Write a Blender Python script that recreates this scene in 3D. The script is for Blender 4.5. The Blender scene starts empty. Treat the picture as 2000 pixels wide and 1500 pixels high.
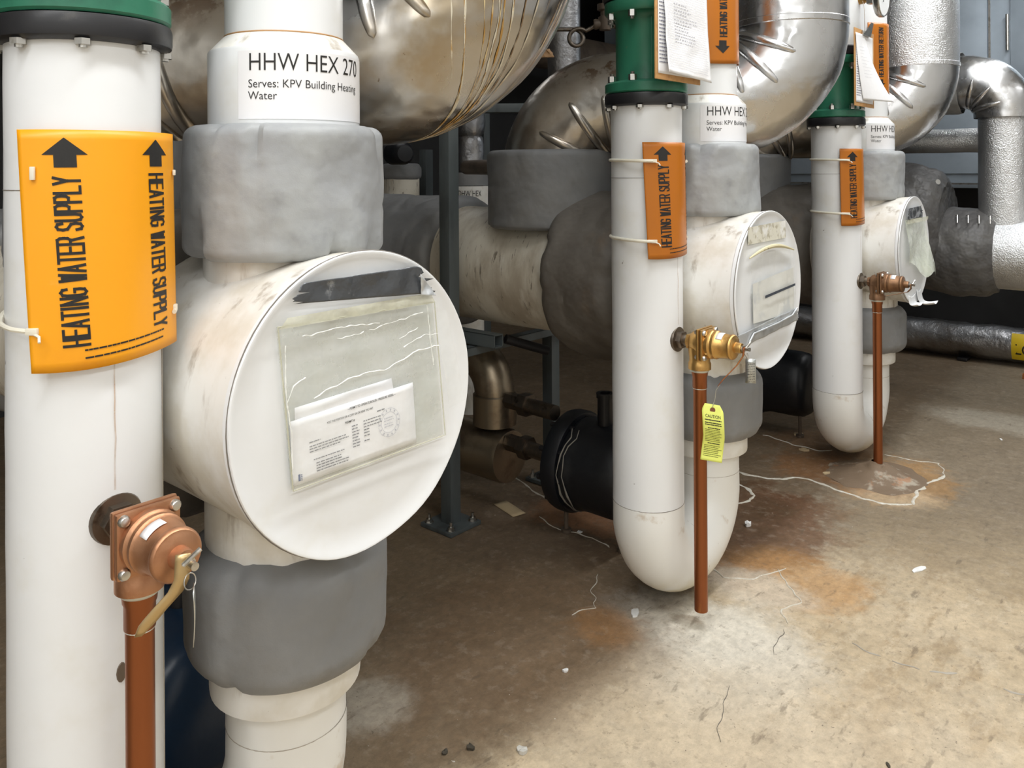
import bpy, bmesh, math, random
from mathutils import Vector as V, Matrix, noise
R_ = math.radians
SC = bpy.context.scene
COL = SC.collection
random.seed(7)

# ------------------------------------------------------------------ camera
# x = out into the aisle, y = along the row of heat exchangers, z = up (floor 0)
cam_d = bpy.data.cameras.new('camera'); cam = bpy.data.objects.new('camera', cam_d); COL.objects.link(cam)
cam.matrix_world = Matrix.Translation((1.208, -1.973, 1.2)) @ Matrix.Rotation(R_(40.8), 4, 'Z') @ Matrix.Rotation(R_(90), 4, 'X') @ Matrix.Rotation(R_(-.35), 4, 'Z')
cam_d.sensor_width = 36; cam_d.lens = 28.8; cam_d.shift_y = -.2085; cam_d.clip_start = .02; cam_d.clip_end = 60
SC.camera = cam
# ------------------------------------------------------------------ world, lights, exposure
wd = bpy.data.worlds.new('world'); SC.world = wd; wd.use_nodes = True
wd.node_tree.nodes['Background'].inputs[0].default_value = (.9, .95, 1, 1)
wd.node_tree.nodes['Background'].inputs[1].default_value = .05
SC.view_settings.view_transform = 'Standard'; SC.view_settings.look = 'None'
SC.view_settings.gamma = 1; SC.view_settings.use_curve_mapping = False
SC.view_settings.exposure = 0.0
def area(name, loc, size, power, rot=(0, 0, 0), col=(.975, .99, 1)):
    l = bpy.data.lights.new(name, 'AREA'); l.shape = 'RECTANGLE'; l.size, l.size_y = size; l.energy = power; l.color = col
    o = bpy.data.objects.new(name, l); COL.objects.link(o); o.location = loc; o.rotation_euler = rot
    return o
for y, p in [(-3.9, 26), (-2.4, 26), (-.9, 24), (.6, 24), (2.1, 24), (3.6, 20)]:
    area('ceiling_strip_or_fill_lamp', (.72, y, 2.92), (.16, 1.25), p)
for y, p in [(-4.0, 22), (-2.6, 21), (-.8, 12), (1.0, 8), (2.8, 9)]:  # aisle-side row added as fill light for the upright faces
    area('ceiling_strip_or_fill_lamp', (2.5, y, 2.92), (.16, 1.25), p)
area('ceiling_strip_or_fill_lamp', (-2.7, 1.2, 2.92), (.16, 1.25), 4)
FZ = -.045                      # floor level below the datum

# ------------------------------------------------------------------ materials
def M(name, base, rough=.5, metal=0.0, layers=(), bump=(), spec=.5, rvar=None, alpha=None):
    """layers: (colour, scale, (sx,sy,sz), lo, hi, strength[, (z0,z1)])   bump: (scale, (sx,sy,sz), strength, distance)"""
    m = bpy.data.materials.new(name); m.use_nodes = True; nt = m.node_tree; N = nt.nodes; L = nt.links
    b = N['Principled BSDF']; b.inputs['Roughness'].default_value = rough; b.inputs['Metallic'].default_value = metal
    b.inputs['Specular IOR Level'].default_value = spec
    tc = N.new('ShaderNodeTexCoord'); co = tc.outputs['Object']
    def nz(scale, st, detail=5, rough_=.6):
        mp = N.new('ShaderNodeMapping'); mp.inputs['Scale'].default_value = st; L.new(co, mp.inputs[0])
        n = N.new('ShaderNodeTexNoise'); n.inputs['Scale'].default_value = scale; n.inputs['Detail'].default_value = detail
        n.inputs['Roughness'].default_value = rough_
        L.new(mp.outputs[0], n.inputs['Vector']); return n.outputs['Fac']
    cur = None
    for k, ly in enumerate(layers):
        col, sc, st, lo, hi, amt = ly[:6]
        r = N.new('ShaderNodeMapRange'); r.inputs['From Min'].default_value = lo; r.inputs['From Max'].default_value = hi
        r.interpolation_type = 'SMOOTHSTEP'; r.inputs['To Max'].default_value = amt
        L.new(nz(sc, st, 5 if st[2] > .2 else 1.6), r.inputs['Value']); fac = r.outputs[0]
        if len(ly) > 6:
            sp = N.new('ShaderNodeSeparateXYZ'); L.new(co, sp.inputs[0])
            r2 = N.new('ShaderNodeMapRange'); r2.interpolation_type = 'SMOOTHSTEP'
            r2.inputs['From Min'].default_value, r2.inputs['From Max'].default_value = ly[6]
            L.new(sp.outputs['Z'], r2.inputs['Value'])
            mu = N.new('ShaderNodeMath'); mu.operation = 'MULTIPLY'; L.new(fac, mu.inputs[0]); L.new(r2.outputs[0], mu.inputs[1]); fac = mu.outputs[0]
        mx = N.new('ShaderNodeMix'); mx.data_type = 'RGBA'
        if cur is None: mx.inputs['A'].default_value = (*base, 1)
        else: L.new(cur, mx.inputs['A'])
        mx.inputs['B'].default_value = (*col, 1); L.new(fac, mx.inputs['Factor']); cur = mx.outputs['Result']
    if cur is None: b.inputs['Base Color'].default_value = (*base, 1)
    else: L.new(cur, b.inputs['Base Color'])
    if rvar:
        r = N.new('ShaderNodeMapRange'); r.inputs['From Min'].default_value = .3; r.inputs['From Max'].default_value = .7
        r.inputs['To Min'].default_value, r.inputs['To Max'].default_value = rvar[1], rvar[2]
        L.new(nz(rvar[0], (1, 1, 1)), r.inputs['Value']); L.new(r.outputs[0], b.inputs['Roughness'])
    prev = None
    for sc, st, s, d in bump:
        bp = N.new('ShaderNodeBump'); bp.inputs['Strength'].default_value = s; bp.inputs['Distance'].default_value = d
        L.new(nz(sc, st, 3), bp.inputs['Height'])
        if prev: L.new(prev, bp.inputs['Normal'])
        prev = bp.outputs[0]
    if prev: L.new(prev, b.inputs['Normal'])
    if alpha is not None:
        tr = N.new('ShaderNodeBsdfTransparent'); mix = N.new('ShaderNodeMixShader')
        r = N.new('ShaderNodeMapRange'); r.inputs['From Min'].default_value = .35; r.inputs['From Max'].default_value = .65
        r.inputs['To Min'].default_value, r.inputs['To Max'].default_value = alpha
        L.new(nz(14, (1, 1, 1)), r.inputs['Value']); L.new(r.outputs[0], mix.inputs[0])
        L.new(tr.outputs[0], mix.inputs[1]); L.new(b.outputs[0], mix.inputs[2]); L.new(mix.outputs[0], N['Material Output'].inputs[0])
    return m
O1 = (1, 1, 1)
WHITE = M('white_pvc_jacket', (.81, .825, .835), .32, layers=[((.70, .68, .60), 5, O1, .52, .75, .5), ((.45, .36, .24), 9, (1, 1, .25), .66, .78, .5), ((.2, .17, .13), 38, O1, .73, .76, .8)], bump=[(7, O1, .12, .01)])
WHITE_OLD = M('aged_white_jacket', (.82, .81, .77), .4, layers=[((.60, .55, .44), 6, O1, .42, .68, .7), ((.30, .24, .17), 14, (1.4, 1.4, .4), .55, .72, .75), ((.45, .42, .36), 5, (1, 1, 1), .5, .7, .6, (.30, .46)), ((.2, .17, .13), 55, O1, .69, .74, .8)], bump=[(9, O1, .15, .01)])
WHITE_BEND = M('stained_white_bend', (.82, .82, .79), .35, layers=[((.56, .47, .27), 6, O1, .30, .52, .85, (.10, -.01)), ((.45, .33, .2), 12, O1, .6, .72, .6), ((.15, .12, .1), 45, O1, .72, .75, .8)], bump=[(7, O1, .12, .01)])
SHELL = M('dirty_cream_shell', (.72, .68, .58), .45, layers=[((.42, .36, .27), 5, (1.5, 1, .6), .45, .68, .8), ((.17, .14, .1), 22, (3, 1, .6), .6, .68, .8), ((.8, .78, .7), 9, (2, 1, .5), .55, .7, .6)], bump=[(10, O1, .2, .01)])
GREY = M('grey_coated_fabric', (.20, .205, .21), .55, layers=[((.25, .25, .245), 4, O1, .4, .7, .7), ((.13, .12, .11), 9, O1, .6, .8, .5)], bump=[(420, O1, .12, .002), (6, O1, .45, .03), (16, O1, .2, .01)])
GREY_LIT = M('top_lit_grey_fabric', (.30, .31, .32), .5, layers=[((.38, .39, .385), 5, O1, .4, .65, .8), ((.2, .21, .22), 7, O1, .55, .75, .7)], bump=[(420, O1, .12, .002), (5, O1, .6, .035), (13, O1, .3, .014)])  # lighter copy of the grey fabric, light from above put into the colour
GREY_BROWN = M('dusty_grey_fabric', (.17, .155, .135), .65, layers=[((.11, .095, .08), 6, O1, .4, .7, .8), ((.25, .17, .1), 5, (1, 1, .4), .6, .75, .5)], bump=[(380, O1, .12, .002), (9, O1, .5, .025)])
GREY_DARK = M('dark_quilted_fabric', (.085, .082, .08), .5, layers=[((.115, .11, .1), 6, O1, .45, .7, .7)], bump=[(420, O1, .12, .002), (9, (1, 1, 1), .7, .03)])
ALU = M('bright_aluminium', (.60, .60, .60), .22, 1, layers=[((.6, .56, .48), 4, O1, .5, .72, .6)], bump=[(5, O1, .3, .03), (60, O1, .05, .003)], rvar=(6, .16, .38))
ALU_STAIN = M('dulled_aluminium', (.47, .465, .455), .2, 1, layers=[((.36, .28, .17), 2.4, O1, .45, .68, .85), ((.56, .55, .53), 5, O1, .55, .7, .6), ((.14, .08, .03), 60, (1, 1, .5), .70, .74, .8)], bump=[(4, O1, .5, .05), (30, (1, 1, .25), .1, .005)], rvar=(5, .14, .42))
DRIP_A = M('ochre_drip', (.38, .21, .05), .6, layers=[((.62, .5, .28), 26, (1, 1, .6), .5, .62, .9), ((.16, .08, .03), 30, O1, .6, .7, .8)])
DRIP_B = M('pale_drip', (.60, .55, .43), .55, layers=[((.38, .22, .06), 22, (1, 1, .6), .5, .65, .9)])
DRIP_C = M('brown_drip', (.17, .10, .045), .6, layers=[((.4, .28, .12), 30, O1, .55, .7, .8)])
ALU_DULL = M('dull_rusted_aluminium', (.60, .57, .52), .31, 1, layers=[((.42, .36, .29), 6, O1, .4, .65, .8), ((.22, .14, .09), 17, O1, .52, .6, .9, (.25, .36)), ((.7, .68, .62), 8, O1, .6, .72, .6)], bump=[(5, O1, .35, .03), (40, O1, .1, .004)])
FOIL = M('embossed_foil', (.74, .75, .76), .3, 1, layers=[((.55, .55, .55), 5, O1, .45, .7, .5)], bump=[(170, O1, .75, .006), (8, O1, .3, .02)])
FOIL_DARK = M('dusty_foil', (.4, .4, .41), .38, 1, layers=[((.2, .18, .16), 5, O1, .4, .7, .8)], bump=[(26, O1, .4, .012)])
GREEN = M('green_enamel', (.028, .17, .10), .35, layers=[((.012, .08, .05), 7, O1, .5, .7, .7), ((.3, .13, .07), 16, O1, .7, .73, .8)], bump=[(30, O1, .12, .004)])
BLACK = M('black_paint', (.012, .012, .014), .4, layers=[((.06, .055, .05), 22, O1, .6, .75, .7)], bump=[(50, O1, .1, .003)])
RUBBER = M('black_rubber', (.008, .0095, .013), .42, layers=[((.03, .03, .03), 8, O1, .55, .75, .6)], bump=[(14, O1, .2, .01)])
BLUE = M('dark_blue_enamel', (.006, .022, .05), .35, bump=[(14, O1, .15, .01)])
STEEL = M('zinc_steel', (.62, .61, .58), .3, 1, layers=[((.3, .27, .22), 40, O1, .5, .7, .7)])
DSTEEL = M('oxidised_steel', (.2, .17, .14), .42, 1, layers=[((.32, .25, .18), 40, O1, .5, .7, .7), ((.06, .05, .04), 25, O1, .55, .7, .8)], bump=[(60, O1, .2, .003)])
BRONZE = M('copper_bronze', (.50, .26, .145), .42, .85, layers=[((.35, .15, .07), 20, O1, .45, .7, .7), ((.7, .42, .2), 30, O1, .6, .75, .6)], bump=[(120, O1, .2, .002)])
BRASS = M('yellow_brass', (.6, .36, .12), .34, .9, layers=[((.38, .2, .07), 24, O1, .5, .7, .7)], bump=[(120, O1, .2, .002)])
OLDBR = M('brown_bronze', (.27, .15, .08), .45, .8, layers=[((.16, .085, .05), 24, O1, .45, .7, .8)], bump=[(120, O1, .25, .002)])
COPPER = M('tarnished_copper', (.30, .10, .036), .36, .8, layers=[((.24, .075, .03), 9, (1, 1, .2), .45, .65, .8), ((.5, .22, .06), 14, (1, 1, .25), .58, .72, .7)], bump=[(40, O1, .06, .002)])
SOLDER = M('pale_solder', (.62, .62, .54), .4, .4, layers=[((.3, .4, .3), 60, O1, .6, .7, .6)])
ORANGE = M('orange_marker_film', (.88, .36, .004), .38, layers=[((.75, .24, .01), 5, O1, .5, .75, .6), ((.9, .5, .12), 18, O1, .64, .74, .35)], bump=[(14, O1, .1, .004)])
ORANGE_D = M('deep_orange_marker_film', (.46, .14, .004), .36, layers=[((.36, .09, .006), 6, O1, .5, .75, .6)], bump=[(14, O1, .1, .004)])
INK = M('black_ink', (.012, .011, .01), .5)
INK2 = M('grey_ink', (.22, .22, .24), .7)
INK_BLUE = M('blue_ink', (.02, .05, .18), .6)
NYLON = M('natural_nylon', (.80, .76, .64), .4)
PAPER = M('white_paper', (.86, .86, .87), .7, layers=[((.74, .74, .76), 9, O1, .5, .75, .5)], bump=[(12, O1, .3, .008)])
STICK = M('white_vinyl_sticker', (.86, .86, .875), .35)
BOARD = M('tan_hardboard', (.56, .31, .12), .6, layers=[((.4, .2, .07), 60, O1, .5, .7, .6)])
TAPE = M('grey_duct_tape', (.085, .09, .097), .22, .35, layers=[((.32, .33, .34), 25, O1, .6, .7, .7)], bump=[(30, (1, 1, 1), .5, .006), (200, O1, .08, .001)])
TAPE_S = M('silver_duct_tape', (.55, .57, .58), .3, .4, layers=[((.36, .37, .38), 25, O1, .5, .7, .7)], bump=[(22, O1, .5, .006)])
CLEAR = M('cloudy_clear_vinyl', (.80, .82, .76), .1, spec=.9, bump=[(11, (1, 1, 2.5), .5, .012), (40, O1, .2, .003)], alpha=(.04, .2))
TINT = M('grey_green_vinyl_back', (.60, .62, .54), .3, alpha=(.28, .46))
CLEAR2 = M('yellowed_clear_vinyl', (.62, .61, .47), .2, bump=[(20, O1, .5, .01)], alpha=(.45, .75))
YTAG = M('yellow_card', (.80, .85, .18), .6, bump=[(14, O1, .15, .004)])
POST = M('grey_painted_steel', (.10, .118, .122), .42, layers=[((.045, .05, .05), 7, (1, 1, .3), .45, .7, .8), ((.2, .1, .05), 30, O1, .71, .74, .7)], bump=[(40, O1, .1, .002)])
BROWNP = M('brown_dusty_pipe', (.15, .115, .085), .5, .3, layers=[((.08, .06, .045), 8, O1, .45, .7, .8)])
BRASS_DIRTY = M('dirty_nickel_pipe', (.34, .28, .2), .36, .9, layers=[((.15, .11, .08), 8, O1, .45, .7, .85)], bump=[(14, O1, .2, .006)])
CAB = M('blue_grey_sheet_steel', (.36, .42, .48), .38, .3, layers=[((.28, .33, .38), 3, O1, .4, .7, .8)], bump=[(6, O1, .15, .01)])
YELLOW = M('yellow_sticker', (.72, .5, .01), .4, layers=[((.45, .28, .01), 14, O1, .55, .7, .6)])
CRUST = M('white_mineral_crust', (.62, .58, .49), .8, layers=[((.42, .32, .2), 30, O1, .5, .7, .7), ((.8, .78, .72), 60, O1, .5, .65, .7)], bump=[(120, O1, .6, .004)])
MOUND = M('brown_mineral_mound', (.20, .14, .09), .7, layers=[((.5, .45, .36), 12, O1, .53, .66, .7), ((.4, .2, .1), 14, O1, .58, .7, .8)], bump=[(70, O1, .5, .004)])
CHIP = M('white_paint_flake', (.85, .85, .83), .6)
TANCHIP = M('tan_flake', (.52, .4, .24), .8)
DEBRIS = M('dark_leaf_debris', (.06, .05, .035), .8)
BRICK = M('rust_orange_brick', (.38, .13, .04), .8, layers=[((.2, .08, .03), 40, O1, .5, .7, .6)])
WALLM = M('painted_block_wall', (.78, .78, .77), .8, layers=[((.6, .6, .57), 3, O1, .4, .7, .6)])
WALLD = M('shade_dark_wall', (.03, .03, .031), .8, layers=[((.018, .018, .018), 3, O1, .4, .7, .8)])  # near-black colour stands in for the unlit depth behind the units
CEIL = M('pale_ceiling', (.78, .78, .77), .8, layers=[((.55, .55, .53), 2, O1, .45, .7, .6)])
SEAM = M('dark_seam', (.2, .18, .155), .7)
SEAML = M('soft_seam', (.42, .38, .32), .6)
GLASSW = M('white_dial', (.86, .87, .86), .15)
RED = M('red_enamel', (.3, .012, .012), .4)

# ------------------------------------------------------------------ mesh helpers
def basis(a):
    a = V(a).normalized(); h = V((0, 0, 1)) if abs(a.z) < .9 else V((1, 0, 0))
    e1 = h.cross(a).normalized(); return a, e1, a.cross(e1)
def lathe(bm, o, a, prof, seg=48, disp=None):
    a, e1, e2 = basis(a); o = V(o); rings = []
    for k, (r, t) in enumerate(prof):
        if r < 1e-6: rings.append([bm.verts.new(o + a * t)]); continue
        ring = []
        for i in range(seg):
            th = 2 * math.pi * i / seg; d = e1 * math.cos(th) + e2 * math.sin(th); p = o + a * t + d * r
            if disp: p = p + d * disp(p, th, t)
            ring.append(bm.verts.new(p))
        rings.append(ring)
    for A, B in zip(rings, rings[1:]):
        for i in range(seg):
            j = (i + 1) % seg
            if len(A) == 1 and len(B) == 1: break
            if len(A) == 1: bm.faces.new((A[0], B[j], B[i]))
            elif len(B) == 1: bm.faces.new((A[i], A[j], B[0]))
            else: bm.faces.new((A[i], A[j], B[j], B[i]))
    return bm
def cyl(bm, p0, p1, r0, r1=None, seg=24, caps=True):
    p0, p1 = V(p0), V(p1); L = (p1 - p0).length; r1 = r0 if r1 is None else r1
    pr = [(r0, 0), (r1, L)]
    if caps: pr = [(0, 0)] + pr + [(0, L)]
    return lathe(bm, p0, p1 - p0, pr, seg)
def dense(prof, step):
    out = [prof[0]]
    for (r0, t0), (r1, t1) in zip(prof, prof[1:]):
        n = max(1, int(math.hypot(r1 - r0, t1 - t0) / step))
        for k in range(1, n + 1): out.append((r0 + (r1 - r0) * k / n, t0 + (t1 - t0) * k / n))
    return out
def rounded(R, t0, t1, r_in, rc, n=6):
    pr = [(r_in, t0)]
    for k in range(n + 1):
        a = math.pi / 2 * k / n; pr.append((R - rc + rc * math.sin(a), t0 + rc - rc * math.cos(a)))
    for k in range(n + 1):
        a = math.pi / 2 * k / n; pr.append((R - rc + rc * math.cos(a), t1 - rc + rc * math.sin(a)))
    pr.append((r_in, t1)); return pr
def box(bm, c, s, rot=None, bev=0.0):
    c = V(c); ret = bmesh.ops.create_cube(bm, size=1.0); vs = ret['verts']
    for v in vs:
        p = V((v.co.x * s[0], v.co.y * s[1], v.co.z * s[2]))
        v.co = c + (rot @ p if rot else p)
    if bev > 0:
        es = list({e for v in vs for e in v.link_edges})
        bmesh.ops.bevel(bm, geom=es, offset=bev, segments=2, affect='EDGES', profile=.6)
    return bm
def tube(bm, pts, r, seg=16, caps=True, disp=None):
    pts = [V(p) for p in pts]; n = len(pts); rs = r if isinstance(r, (list, tuple)) else [r] * n
    t = [(pts[min(i + 1, n - 1)] - pts[max(i - 1, 0)]).normalized() for i in range(n)]
    _, e1, _ = basis(t[0]); rings = []
    for i in range(n):
        e1 = (e1 - t[i] * e1.dot(t[i])).normalized(); e2 = t[i].cross(e1); ring = []
        for k in range(seg):
            th = 2 * math.pi * k / seg; d = e1 * math.cos(th) + e2 * math.sin(th); p = pts[i] + d * rs[i]
            if disp: p = p + d * disp(p, th, i / max(1, n - 1))
            ring.append(bm.verts.new(p))
        rings.append(ring)
    for A, B in zip(rings, rings[1:]):
        for i in range(seg):
            j = (i + 1) % seg; bm.faces.new((A[i], A[j], B[j], B[i]))
    if caps:
        bm.faces.new(rings[0][::-1]); bm.faces.new(rings[-1])
    return bm
def fillet(pts, rad, n=14):
    pts = [V(p) for p in pts]; out = [pts[0]]
    for i in range(1, len(pts) - 1):
        a = (pts[i - 1] - pts[i]).normalized(); b = (pts[i + 1] - pts[i]).normalized()
        ang = a.angle(b); d = rad / math.tan(ang / 2); c = pts[i] + (a + b).normalized() * (rad / math.sin(ang / 2))
        s = pts[i] + a * d - c; e = pts[i] + b * d - c; tot = s.angle(e); ax = s.cross(e).normalized()
        for k in range(n + 1): out.append(c + Matrix.Rotation(tot * k / n, 3, ax) @ s)
    out.append(pts[-1]); return out
def fine(pts, step):
    out = [V(pts[0])]
    for a, b in zip(pts, pts[1:]):
        a, b = V(a), V(b); n = max(1, int((b - a).length / step))
        for k in range(1, n + 1): out.append(a.lerp(b, k / n))
    return out
def patch(bm, f, nu, nv):
    g = [[bm.verts.new(f(i / nu, j / nv)) for j in range(nv + 1)] for i in range(nu + 1)]
    for i in range(nu):
        for j in range(nv): bm.faces.new((g[i][j], g[i + 1][j], g[i + 1][j + 1], g[i][j + 1]))
    return bm
def quad(c, amp=0.0, sc=20, off=V((0, 0, 0)), nrm=V((1, 0, 0)), jag=0.0, seed=0):
    c = [V(p) for p in c]
    def f(u, v):
        u2 = u
        if jag: u2 = u + jag * noise.noise(V((v * 9, seed, u * .3))) * (abs(u - .5) * 2) ** 3
        p = (c[0].lerp(c[1], u2)).lerp(c[3].lerp(c[2], u2), v)
        return p + nrm * (amp * (noise.noise(p * sc + V((seed, 0, 0))) + .5)) + off
    return f
W = {}
def thing(name, label, cat, loc, group=None):
    o = bpy.data.objects.new(name, None); COL.objects.link(o); o.location = loc; o.empty_display_size = .05
    o['label'] = label; o['category'] = cat
    if group: o['group'] = group
    W[o.name] = V(loc); return o
def part(name, bm, m, parent=None, label=None, smooth=True, angle=40, solid=0.0, origin=None, kind=None):
    bmesh.ops.recalc_face_normals(bm, faces=bm.faces[:])
    org = W[parent.name] if parent else V(origin or (0, 0, 0))
    for v in bm.verts: v.co -= org
    me = bpy.data.meshes.new(name); bm.to_mesh(me); bm.free()
    if smooth:
        for p in me.polygons: p.use_smooth = True
        me.set_sharp_from_angle(angle=R_(angle))
    me.materials.append(m)
    o = bpy.data.objects.new(name, me); COL.objects.link(o)
    if parent: o.parent = parent; W[o.name] = org
    else: o.location = org; W[o.name] = org
    if label: o['label'] = label
    if kind: o['kind'] = kind
    if solid:
        s = o.modifiers.new('thickness', 'SOLIDIFY'); s.thickness = solid; s.offset = 0
    return o
def single(name, bm, m, label, cat, group=None, **k):
    xs = [v.co for v in bm.verts]; lo = V([min(p[i] for p in xs) for i in range(3)]); hi = V([max(p[i] for p in xs) for i in range(3)])
    o = part(name, bm, m, None, origin=((lo.x + hi.x) / 2, (lo.y + hi.y) / 2, lo.z), **k)
    o['label'] = label; o['category'] = cat
    if group: o['group'] = group
    return o
def B(): return bmesh.new()

# ---- writing
GL = {'H': [[(0, 0), (0, 1)], [(1, 0), (1, 1)], [(0, .5), (1, .5)]], 'E': [[(1, 0), (0, 0), (0, 1), (1, 1)], [(0, .52), (.9, .52)]],
 'A': [[(0, 0), (.5, 1), (1, 0)], [(.18, .3), (.82, .3)]], 'T': [[(0, 1), (1, 1)], [(.5, 0), (.5, 1)]], 'I': [[(.5, 0), (.5, 1)]],
 'N': [[(0, 0), (0, 1), (1, 0), (1, 1)]], 'W': [[(0, 1), (.25, 0), (.5, .9), (.75, 0), (1, 1)]],
 'G': [[(1, .78), (.9, .93), (.5, 1), (.1, .93), (0, .75), (0, .25), (.1, .07), (.5, 0), (.9, .07), (1, .25), (1, .46), (.55, .46)]],
 'R': [[(0, 0), (0, 1), (.7, 1), (.95, .9), (1, .75), (.95, .6), (.7, .5), (0, .5)], [(.6, .5), (1, 0)]],
 'S': [[(1, .78), (.88, .95), (.5, 1), (.12, .94), (0, .75), (.12, .58), (.88, .43), (1, .25), (.88, .06), (.5, 0), (.12, .05), (0, .22)]],
 'U': [[(0, 1), (0, .25), (.12, .06), (.5, 0), (.88, .06), (1, .25), (1, 1)]],
 'P': [[(0, 0), (0, 1), (.7, 1), (.95, .9), (1, .74), (.95, .56), (.7, .47), (0, .47)]],
 'L': [[(0, 1), (0, 0), (1, 0)]], 'Y': [[(0, 1), (.5, .48), (1, 1)], [(.5, .48), (.5, 0)]]}
def stroke_text(bm, s, length, cap, sw, f):
    """condensed sign lettering: x along 0..length, y 0..cap, mapped by f(x, y)"""
    adv = {' ': .85, 'I': .72}; tot = sum(adv.get(c, 1.45) for c in s) - .45; u = length / tot; x = 0
    for c in s:
        w = u * (.25 if c == 'I' else 1)
        for pl in GL.get(c, []):
            P_ = [(x + (px if c != 'I' else .5) * w, sw / 2 + py * (cap - sw)) for px, py in pl]
            for (x0, y0), (x1, y1) in zip(P_, P_[1:]):
                d = math.hypot(x1 - x0, y1 - y0); dx, dy = (x1 - x0) / d, (y1 - y0) / d; h = sw / 2
                x0_, y0_, x1_, y1_ = x0 - dx * h, y0 - dy * h, x1 + dx * h, y1 + dy * h
                n = max(1, int((d + sw) / .004)); prev = None
                for k in range(n + 1):
                    cx, cy = x0_ + (x1_ - x0_) * k / n, y0_ + (y1_ - y0_) * k / n
                    a = bm.verts.new(f(cx - dy * h, cy + dx * h)); b = bm.verts.new(f(cx + dy * h, cy - dx * h))
                    if prev: bm.faces.new((prev[0], prev[1], b, a))
                    prev = (a, b)
        x += u * adv.get(c, 1.45)
    return bm
def font_text(bm, s, cap, f, sx=1.0, bold=0.0, x0=0.0, y0=0.0, cut=.006, center=False):
    cu = bpy.data.curves.new('t', 'FONT'); cu.body = s; cu.size = 1; cu.offset = bold; cu.resolution_u = 3
    o = bpy.data.objects.new('t', cu); COL.objects.link(o); dg = bpy.context.evaluated_depsgraph_get(); dg.update()
    me = bpy.data.meshes.new_from_object(o.evaluated_get(dg)); bpy.data.objects.remove(o); bpy.data.curves.remove(cu)
    b = bmesh.new(); b.from_mesh(me); bpy.data.meshes.remove(me)
    k = cap / .70
    for v in b.verts: v.co.x *= k * sx; v.co.y *= k; v.co.z = 0
    if b.verts:
        lo = min(v.co.x for v in b.verts); hi = max(v.co.x for v in b.verts)
        if cut:
            x = lo + cut
            while x < hi:
                bmesh.ops.bisect_plane(b, geom=b.verts[:] + b.edges[:] + b.faces[:], plane_co=(x, 0, 0), plane_no=(1, 0, 0)); x += cut
        sh = -(lo + hi) / 2 if center else 0
        mp = {v: bm.verts.new(f(v.co.x + x0 + sh, v.co.y + y0)) for v in b.verts}
        for fc in b.faces:
            try: bm.faces.new([mp[v] for v in fc.verts])
            except ValueError: pass
    b.free(); return bm
def print_lines(bm, f, x0, x1, ys, h, seed=1, ragged=.35, gap=.15):
    """rows of small print too small to read: short dashes"""
    rn = random.Random(seed)
    for y in ys:
        x = x0; end = x1 - (x1 - x0) * ragged * rn.random()
        while x < end:
            w = min(h * rn.uniform(1.5, 5), end - x)
            q = [f(x, y), f(x + w, y), f(x + w, y + h), f(x, y + h)]
            bm.faces.new([bm.verts.new(p) for p in q]); x += w + h * rn.uniform(.5, 1.1) * (gap / .15)
    return bm

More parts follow.
